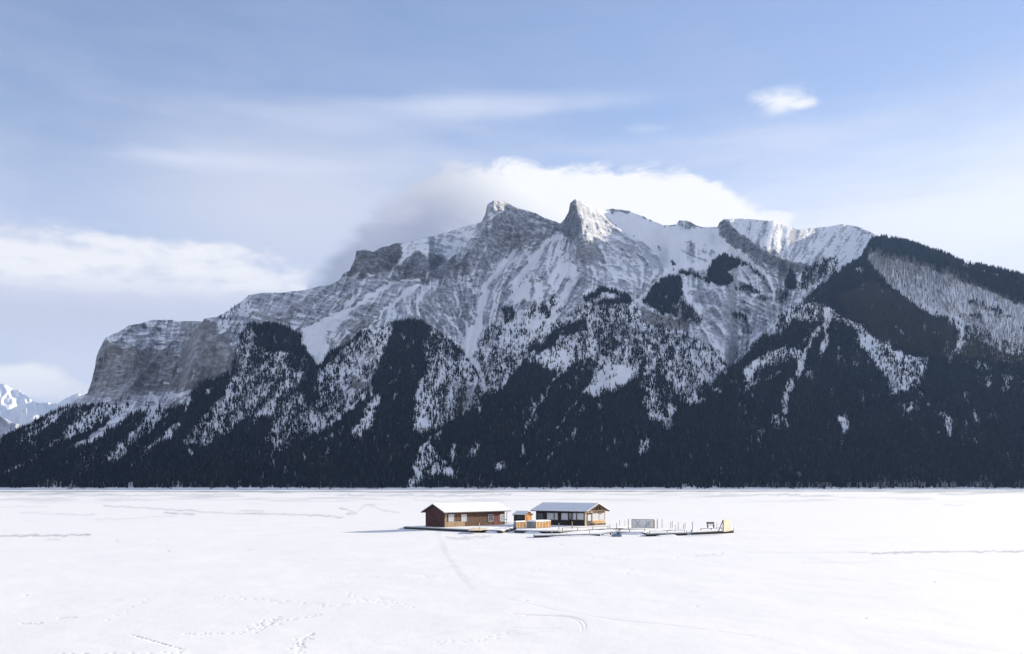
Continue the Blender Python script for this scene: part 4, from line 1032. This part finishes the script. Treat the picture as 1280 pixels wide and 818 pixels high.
Q = [gp(585, 663.6, .455), gp(601, 663.4, .455), gp(613, 660.6, .455), gp(590, 660.4, .455)]
for k in range(7):
    e = [Q[0].lerp(Q[1], (k + .06) / 7), Q[0].lerp(Q[1], (k + .94) / 7), Q[3].lerp(Q[2], (k + .94) / 7), Q[3].lerp(Q[2], (k + .06) / 7)]
    bm = bmesh.new(); prism(bm, [(p_.x - d1.location.x, p_.y - d1.location.y) for p_ in e], .452, .50); part('bare_plank', bm, M_PALE, d1)

# ------------------------------------------------------------------ boathouse (left)
a = math.radians(48)
c0 = gp(555.4, 659.3, .46)
cb = Cabin('boathouse', Vector((c0.x, c0.y, DZ)), a, 14.1, 4.34, 2.58, 1.05, 'x', 'long brown gabled boathouse with a white snowy roof, left on the dock', 'boathouse')
cb.walls((M_BROWN, M_MAROON, M_BROWN, M_MAROON), .28)  # gable ends in darker maroon, their shade painted into the boards
rf = cb.roof((.55, 1.0), .55, .13)
for px0, px1 in ((560.5, 567.3), (576.6, 583.2), (610.4, 616.2), (624.8, 630.2)): cb.window('A', px0, px1, 643.2, 652.0, M_CURT if px0 != 610.4 else M_GLASS)
u0, u1 = cb.along(616.8, 'A'), cb.along(624.2, 'A')
d = part('door', B((u0, u1, -.05, -.0145, .12, 2.15)), M_TRED, cb.t); part('handle', B((u0 + .1, u0 + .2, -.09, -.052, 1.0, 1.05)), M_FASCIA, d)
part('corner_board', B((-.035, .10, -.035, .10, 0, 2.56)), M_FASCIA, cb.t)
part('corner_board', B((.16, .52, -.032, -.0145, 0, 2.3)), M_TAN, cb.t)
part('corner_board', B((14.0, 14.14, -.035, .10, 0, 2.56)), M_FASCIA, cb.t)
part('wall_skirt', B((.6, 4.6, -.030, -.0145, .0, .95)), M_TAN, cb.t)
part('eave_shade_fascia', B((.12, 13.98, -.038, -.0145, 2.28, 2.52)), M_MAROON, cb.t)  # red-brown fascia, its dark tone also painting the shade under the eave
part('porch_post', B((14.75, 14.87, .05, .17, 0, 2.45)), M_WHITE, cb.t); part('porch_post', B((14.75, 14.87, 4.1, 4.22, 0, 2.45)), M_WHITE, cb.t)
part('porch_rail', B((14.78, 14.84, .17, 4.1, .85, .93), ), M_DARK, cb.t); part('porch_rail', B((14.78, 14.84, .17, 4.1, .35, .41)), M_DARK, cb.t)
part('porch_rail', B((14.14, 14.75, .08, .14, .85, .93), ), M_DARK, cb.t); part('porch_rail', B((14.14, 14.75, .08, .14, .35, .41)), M_DARK, cb.t)

# ------------------------------------------------------------------ dark cabin (right)
a2 = math.radians(55)
c1 = gp(731.8, 657.7, .44)
ck = Cabin('cabin', Vector((c1.x, c1.y, DZ)), a2, 6.3, 9.7, 2.55, 1.05, 'y', 'dark low cabin with a band of windows and a blue-grey snowy roof')
ck.walls((M_TAN, M_DARK, M_TAN, M_DARK), .3)  # sunlit gable tan, shaded long side dark: the light is in the colours
ck.roof((.75, .75), .6, .10)
for px0, px1, g, n in ((671.6, 679.5, M_GLASS, 1), (683.8, 692.6, M_CURT, 0), (693.2, 697.6, M_CURT, 0), (701.6, 710.2, M_CURT, 0), (710.8, 715.4, M_GLASS, 0), (715.9, 720.6, M_CURT, 0), (721.4, 730.0, M_CURT, 0)):
    ck.window('B', px0, px1, 641.3, 650.2, g, M_GREYW if g is M_CURT else M_DARK, n)
ck.window('A', 740.4, 748.2, 641.6, 650.8, M_CURT, M_WHITE, 0); ck.window('A', 749.0, 756.8, 641.6, 650.8, M_CURT, M_WHITE, 0)
u0, u1 = ck.along(733.6, 'A'), ck.along(739.6, 'A')
d = part('door', B((u0, u1, -.05, -.0145, .05, 2.1)), M_DARK, ck.t)
part('pane', B((u0 + .16, u1 - .3, -.064, -.053, .9, 1.9)), M_CURT, d); part('handle', B((u1 - .2, u1 - .1, -.1, -.052, 1.0, 1.06)), M_WHITE, d)
part('corner_post', B((-.06, .12, -.06, .12, 0, 2.5)), M_PALE, ck.t); part('corner_post', B((6.2, 6.36, -.06, .12, 0, 2.5)), M_TAN, ck.t)
def gtri(bm, z0, k0, k1):
    for sgn in (-1, 1): bar(bm, (3.15 + sgn * 3.55, -.58, 2.36), (3.15, -.58, 3.52), .10, .14)
bm = bmesh.new(); gtri(bm, 0, 0, 0); bx(bm, .2, 6.1, -.62, -.52, 2.50, 2.62); bx(bm, 3.10, 3.20, -.62, -.52, 2.625, 3.42)
bar(bm, (1.6, -.57, 2.63), (2.6, -.57, 3.2), .08); bar(bm, (4.7, -.57, 2.63), (3.7, -.57, 3.2), .08)
part('gable_truss', bm, M_BROWN, ck.t)
bm = bmesh.new()
vs = [bm.verts.new(p) for p in ((.25, -.03, 2.62), (6.05, -.03, 2.62), (3.15, -.03, 3.55), (.25, -.0145, 2.62), (6.05, -.0145, 2.62), (3.15, -.0145, 3.55))]
for f in ((0, 1, 2), (5, 4, 3), (0, 3, 4, 1), (1, 4, 5, 2), (2, 5, 3, 0)): bm.faces.new([vs[i] for i in f])
part('gable_panel', bm, M_MAROON, ck.t)
part('window_bench', B((u1 + .3, 6.0, -.55, -.05, .42, .50), (u1 + .35, u1 + .45, -.5, -.08, .003, .42), (5.85, 5.95, -.5, -.08, .003, .42)), M_PALE, ck.t)
part('wall_skirt', B((u1 + .2, 6.15, -.034, -.0145, .55, .95)), M_ORANGE, ck.t)
part('sill_band', B((-.05, -.0145, .2, 9.6, .86, .98)), M_DARK, ck.t)

# ------------------------------------------------------------------ small shed between them
c2 = gp(656.8, 655.6, .44)
cs = Cabin('shed', Vector((c2.x, c2.y + 6, DZ)), math.radians(52), 2.0, 2.5, 1.5, .5, 'y', 'tiny shed with a bright orange gable end between the two cabins', 'shed')
cs.walls((M_ORANGE, M_DARK, M_ORANGE, M_DARK), .2); cs.roof((.2, .2), .22, .08)  # orange for the sunlit gable, dark boards painting the shaded side
part('door', B((.55, 1.25, -.04, -.0145, .05, 1.35)), M_ORANGE, cs.t)
part('hatch', B((-.04, -.0145, .5, 1.7, .7, 1.25)), M_FASCIA, cs.t)

# ------------------------------------------------------------------ slatted bins
def slat_bin(px, py, rz, lx, ly, h, label):
    p = gp(px, py, DZ); t = thing('storage_bin', (p.x, p.y, DZ + .09), rz, label, 'bin', 'slatted wooden bins on the dock')
    n = max(4, round(lx / .26))
    for i in range(n):
        bm = B((lx * i / n + .03, lx * (i + 1) / n - .03, -.03, .0, .05, h)); part('slat', bm, M_ORANGE if i % 3 else M_PALE, t)
    k = max(3, round(ly / .3))
    for i in range(k):
        bm = B((-.03, .0, ly * i / k + .01, ly * (i + 1) / k - .01, .05, h)); part('slat', bm, M_GREYW, t)  # shaded side: its shade is put into the slats as grey
    part('box', B((.005, lx - .005, .005, ly - .005, 0, h - .06)), M_MAROON, t)
    lid = part('lid', B((-.06, lx + .05, -.07, ly + .05, h, h + .06)), M_PALE, t)
    bm = bmesh.new(); prism(bm, [(-.03, -.04), (lx + .02, -.04), (lx + .02, ly + .02), (-.03, ly + .02)], h + .06, h + .22, [(.1, .1), (lx - .1, .1), (lx - .1, ly - .1), (.1, ly - .1)])
    part('snow_cover', bm, M_SNOW, lid)
slat_bin(645.2, 660.9, math.radians(52), 2.6, .5, .86, 'small slatted orange bin left of the grey-sided bin, below the tiny shed')
slat_bin(670.0, 661.4, math.radians(52), 3.9, 1.8, .98, 'larger bin with orange slats on one side and a shaded side coloured grey')

# ------------------------------------------------------------------ posts, screens, bench, boat
def post(px, top, bot, w, mat, label, z=DZ, cap=False):
    p = gp(px, bot, z + .06); h = (bot - top) * p.y / F
    o = bmesh.new(); bmesh.ops.create_cone(o, cap_ends=True, segments=8, radius1=w / 2, radius2=w * .46, depth=h, matrix=Matrix.Translation((0, 0, h / 2)))
    ob = part('mooring_post', o, mat, None); ob.location = (p.x, p.y, z)
    return tag(ob, label, 'post', 'thin posts along the docks')
L_ = 'thin post on the snowy dock, '
for px, top, bot, w, m, lab in (
    (599.3, 653.2, 663.4, .12, M_PALE, 'pale post standing before the middle of the brown boathouse wall'),
    (698.6, 653.6, 662.6, .14, M_GREYW, 'short grey post before the dark cabin, nearest the orange bins'),
    (715.2, 651.6, 661.4, .15, M_TAN, 'thick tan post before the dark cabin, under its middle windows'),
    (762.4, 655.4, 661.6, .10, M_GREYW, 'stubby post just right of the dark cabin gable'),
    (770.8, 653.4, 660.4, .10, M_HULL, L_ + 'first of three left of the grey gate panel'),
    (774.4, 649.8, 657.6, .08, M_GREYW, L_ + 'second of three left of the grey gate panel'),
    (781.2, 650.6, 658.6, .08, M_PALE, L_ + 'third of three left of the grey gate panel'),
    (785.4, 648.4, 661.8, .10, M_DARK, 'dark tall post close to the left edge of the grey gate panel'),
    (818.2, 649.4, 660.2, .11, M_TAN, 'tan post touching the right edge of the grey gate panel'),
    (821.6, 648.8, 660.6, .15, M_TAN, 'thick tan post just right of the grey gate panel'),
    (827.6, 648.2, 660.0, .09, M_GREYW, 'slim grey post right of the thick tan posts'),
    (838.4, 652.2, 659.6, .09, M_GREYW, 'thin grey post, left one of the close pair beyond the grey gate panel'),
    (840.4, 651.2, 659.2, .09, M_GREYW, 'thin grey post, right one of the close pair beyond the grey gate panel'),
    (844.4, 655.2, 664.0, .09, M_PALE, 'pale post set low between two pairs of grey posts'),
    (847.8, 652.6, 661.4, .09, M_TAN, 'slim tan post beside the low pale one'),
    (854.4, 654.6, 660.8, .09, M_GREYW, 'short grey post, left one of the last close pair'),
    (856.4, 653.0, 660.4, .09, M_GREYW, 'short grey post, right one of the last close pair'),
    (865.6, 651.4, 664.2, .10, M_GREYW, 'lone tall grey post left of the dark bench'),
    (896.0, 653.4, 661.8, .07, M_GREYW, 'thin stick post between the dark bench and the pale screen')):
    post(px, top, bot, w, m, lab)

# grey gate panel
p = gp(789.4, 661.0, DZ)
t = thing('gate_panel', (p.x, p.y, DZ + .09), math.radians(-16), 'wide grey boarded gate panel standing on the dock', 'gate')
LW, LH = 3.5, 1.40
for i in range(11): part('board', B((.13 + (LW - .26) * i / 11 + .008, .13 + (LW - .26) * (i + 1) / 11 - .008, -.02, .02 + .008 * (i % 2), .12, LH - .08)), M_GATE, t)
part('frame', B((0, .12, -.05, .05, 0, LH), (LW - .12, LW, -.05, .05, 0, LH), (.12, LW - .12, -.045, .045, LH - .08, LH - .005), (.12, LW - .12, -.045, .045, .04, .12)), M_GREYW, t)
for x in (.55, 2.2):
    bm = bmesh.new(); bar(bm, (x, -.055, .25), (x + .8, -.055, 1.15), .06); bar(bm, (x, -.048, 1.15), (x + .8, -.048, .25), .05); part('cross_brace', bm, M_GREYW, t)

# pale wooden screen at the end of the dock
p = gp(904.4, 665.2, .38)
t = thing('wooden_screen', (p.x, p.y, .38), math.radians(55), 'pale upright wooden screen with a dark brace at the end of the dock', 'screen')
for i in range(8): part('board', B((2.55 * i / 8 + .006, 2.55 * (i + 1) / 8 - .006, -.02, .03 + .01 * (i % 2), .02, 1.72 + .03 * (i % 2))), M_PALE, t)
for z_ in (.3, 1.3): part('rail', B((0, 2.55, .042, .12, z_, z_ + .12)), M_TAN, t)
bm = bmesh.new(); bar(bm, (.02, .1, 1.65), (-.40, .62, .05), .09); part('brace', bm, M_DARK, t)
part('brace', B((-.09, -.012, -.03, .1, .0, 1.75)), M_DARK, t)

# dark bench
p = gp(883.6, 660.4, DZ)
t = thing('bench', (p.x, p.y, DZ + .05), math.radians(8), 'small dark bench on the snow left of the pale screen', 'bench')
for k in range(2): part('seat_slat', B((0, 1.25, -.2 + .2 * k, -.03 + .2 * k, .42, .47)), M_DARK, t)
for k in range(2): part('back_slat', B((0, 1.25, .2, .24, .60 + .17 * k, .74 + .17 * k)), M_DARK, t)
for x in (.1, 1.07): part('leg', B((x, x + .08, -.18, -.10, 0, .42), (x, x + .08, .12, .2, 0, .9)), M_DARK, t)

# overturned rowing boat and the plank beside it
def hull():
    bm = bmesh.new(); n = 9; rows = []
    for i in range(n):
        u = i / (n - 1); w = .52 * math.sin(math.pi * (.16 + .76 * u)) ** .6 * (1 if u < .9 else .8); hgt = .34 * (.75 + .25 * math.sin(math.pi * u))
        rows.append([bm.verts.new((1.5 * u - .05 * 0, w * math.cos(a_), max(0, hgt * math.sin(a_) ** .8))) for a_ in np.linspace(0, math.pi, 9)])
    for i in range(n - 1):
        for j in range(8): bm.faces.new((rows[i][j], rows[i + 1][j], rows[i + 1][j + 1], rows[i][j + 1]))
    bm.faces.new(rows[0]); bm.faces.new(rows[-1][::-1])
    return bm
p = gp(764.4, 671.0)
t = thing('rowing_boat', (p.x, p.y, 0), math.radians(-8), 'small overturned blue-grey rowing boat beside the finger dock', 'boat')
part('hull', hull(), M_HULL, t, smooth=True)
part('keel', B((.06, 1.42, -.025, .025, .31, .38)), M_GREYW, t); part('gunwale', B((.1, 1.35, -.56, -.50, .0, .05)), M_GREYW, t)
p = gp(751.5, 669.6)
t = thing('gangplank', (p.x, p.y, .16), math.radians(6), 'dark tilted gangplank left of the overturned boat', 'gangplank')
for k in range(3):
    bm = bmesh.new(); bar(bm, (0, .22 * k, .0), (1.75, .22 * k, .24), .2, .06); part('plank', bm, M_LOG, t)
part('cleat', B((.2, .28, -.08, .52, -.1, .0)), M_DARK, t); part('cleat', B((1.35, 1.43, -.08, .52, -.1, .135)), M_DARK, t)
p = gp(622.4, 665.6)
o = part('loose_log', (lambda b: (bar(b, (0, 0, .30), (.85, -.5, .06), .16), b)[1])(bmesh.new()), M_LOG, None); o.location = p
tag(o, 'dark log slanting off the dock corner onto the snow', 'log')

# light railing on the finger dock and on the broad dock
def railing(pts, h, label, z, mat=M_PALE, rails=(1.0,)):
    Q = [gp(px, py, z) for px, py in pts]; o0 = Q[0]
    t = thing('deck_railing', o0, 0, label, 'railing', 'low timber railings')
    for q in Q: part('railing_post', B((q.x - o0.x - .05, q.x - o0.x + .05, q.y - o0.y - .05, q.y - o0.y + .05, 0, h)), mat, t)
    for k in rails:
        bm = bmesh.new()
        for q0, q1 in zip(Q[:-1], Q[1:]): bar(bm, q0 - o0 + Vector((0, 0, h * k - .04)), q1 - o0 + Vector((0, 0, h * k - .04)), .06)
        part('top_rail' if k == 1.0 else 'lower_rail', bm, mat, t)
railing([(690,670.0),(708.3,669.6),(737,668.9)], .72, 'low pale railing along the narrow finger dock', .39)
railing([(703,664.6),(722,663.9),(741,663.0),(760,662.2)], .55, 'low pale railing along the front edge of the broad dock', .42, M_TAN)
railing([(770,665.4),(787,665.2),(806,664.8)], .42, 'low tan railing on the dock section below the grey gate', .36, M_TAN)
railing([(812,666.9),(834,666.2),(856,665.4)], .35, 'low weathered rail on the short dark-edged dock', .42, M_GREYW)
railing([(876,663.4),(889,662.9),(902,662.2)], .3, 'low dark rail leading to the pale screen', .42, M_DARK)

# ------------------------------------------------------------------ haze
def haze():
    x0, x1, y0, y1, z0, z1 = -42000, 42000, -21000, 41000, -5, 1560
    vs = [(x, y, z) for z in (z0, z1) for y in (y0, y1) for x in (x0, x1)]
    fs = [(0, 2, 3, 1), (4, 5, 7, 6), (0, 1, 5, 4), (2, 6, 7, 3), (0, 4, 6, 2), (1, 3, 7, 5)]
    m = bpy.data.materials.new('thin_mountain_air'); m.use_nodes = True; m.node_tree.nodes.clear()
    N = NT(m.node_tree); o = N.node('ShaderNodeOutputMaterial'); p = N.node('ShaderNodeVolumePrincipled')
    p.inputs['Color'].default_value = (.32, .54, 1.0, 1); p.inputs['Density'].default_value = HAZE; p.inputs['Anisotropy'].default_value = .2
    N.l.new(p.outputs[0], o.inputs['Volume'])
    stuff(mesh_object('haze', vs, fs, m), 'thin blue winter haze over the lake and mountains', 'haze')
HAZE = 2.7e-5
haze()
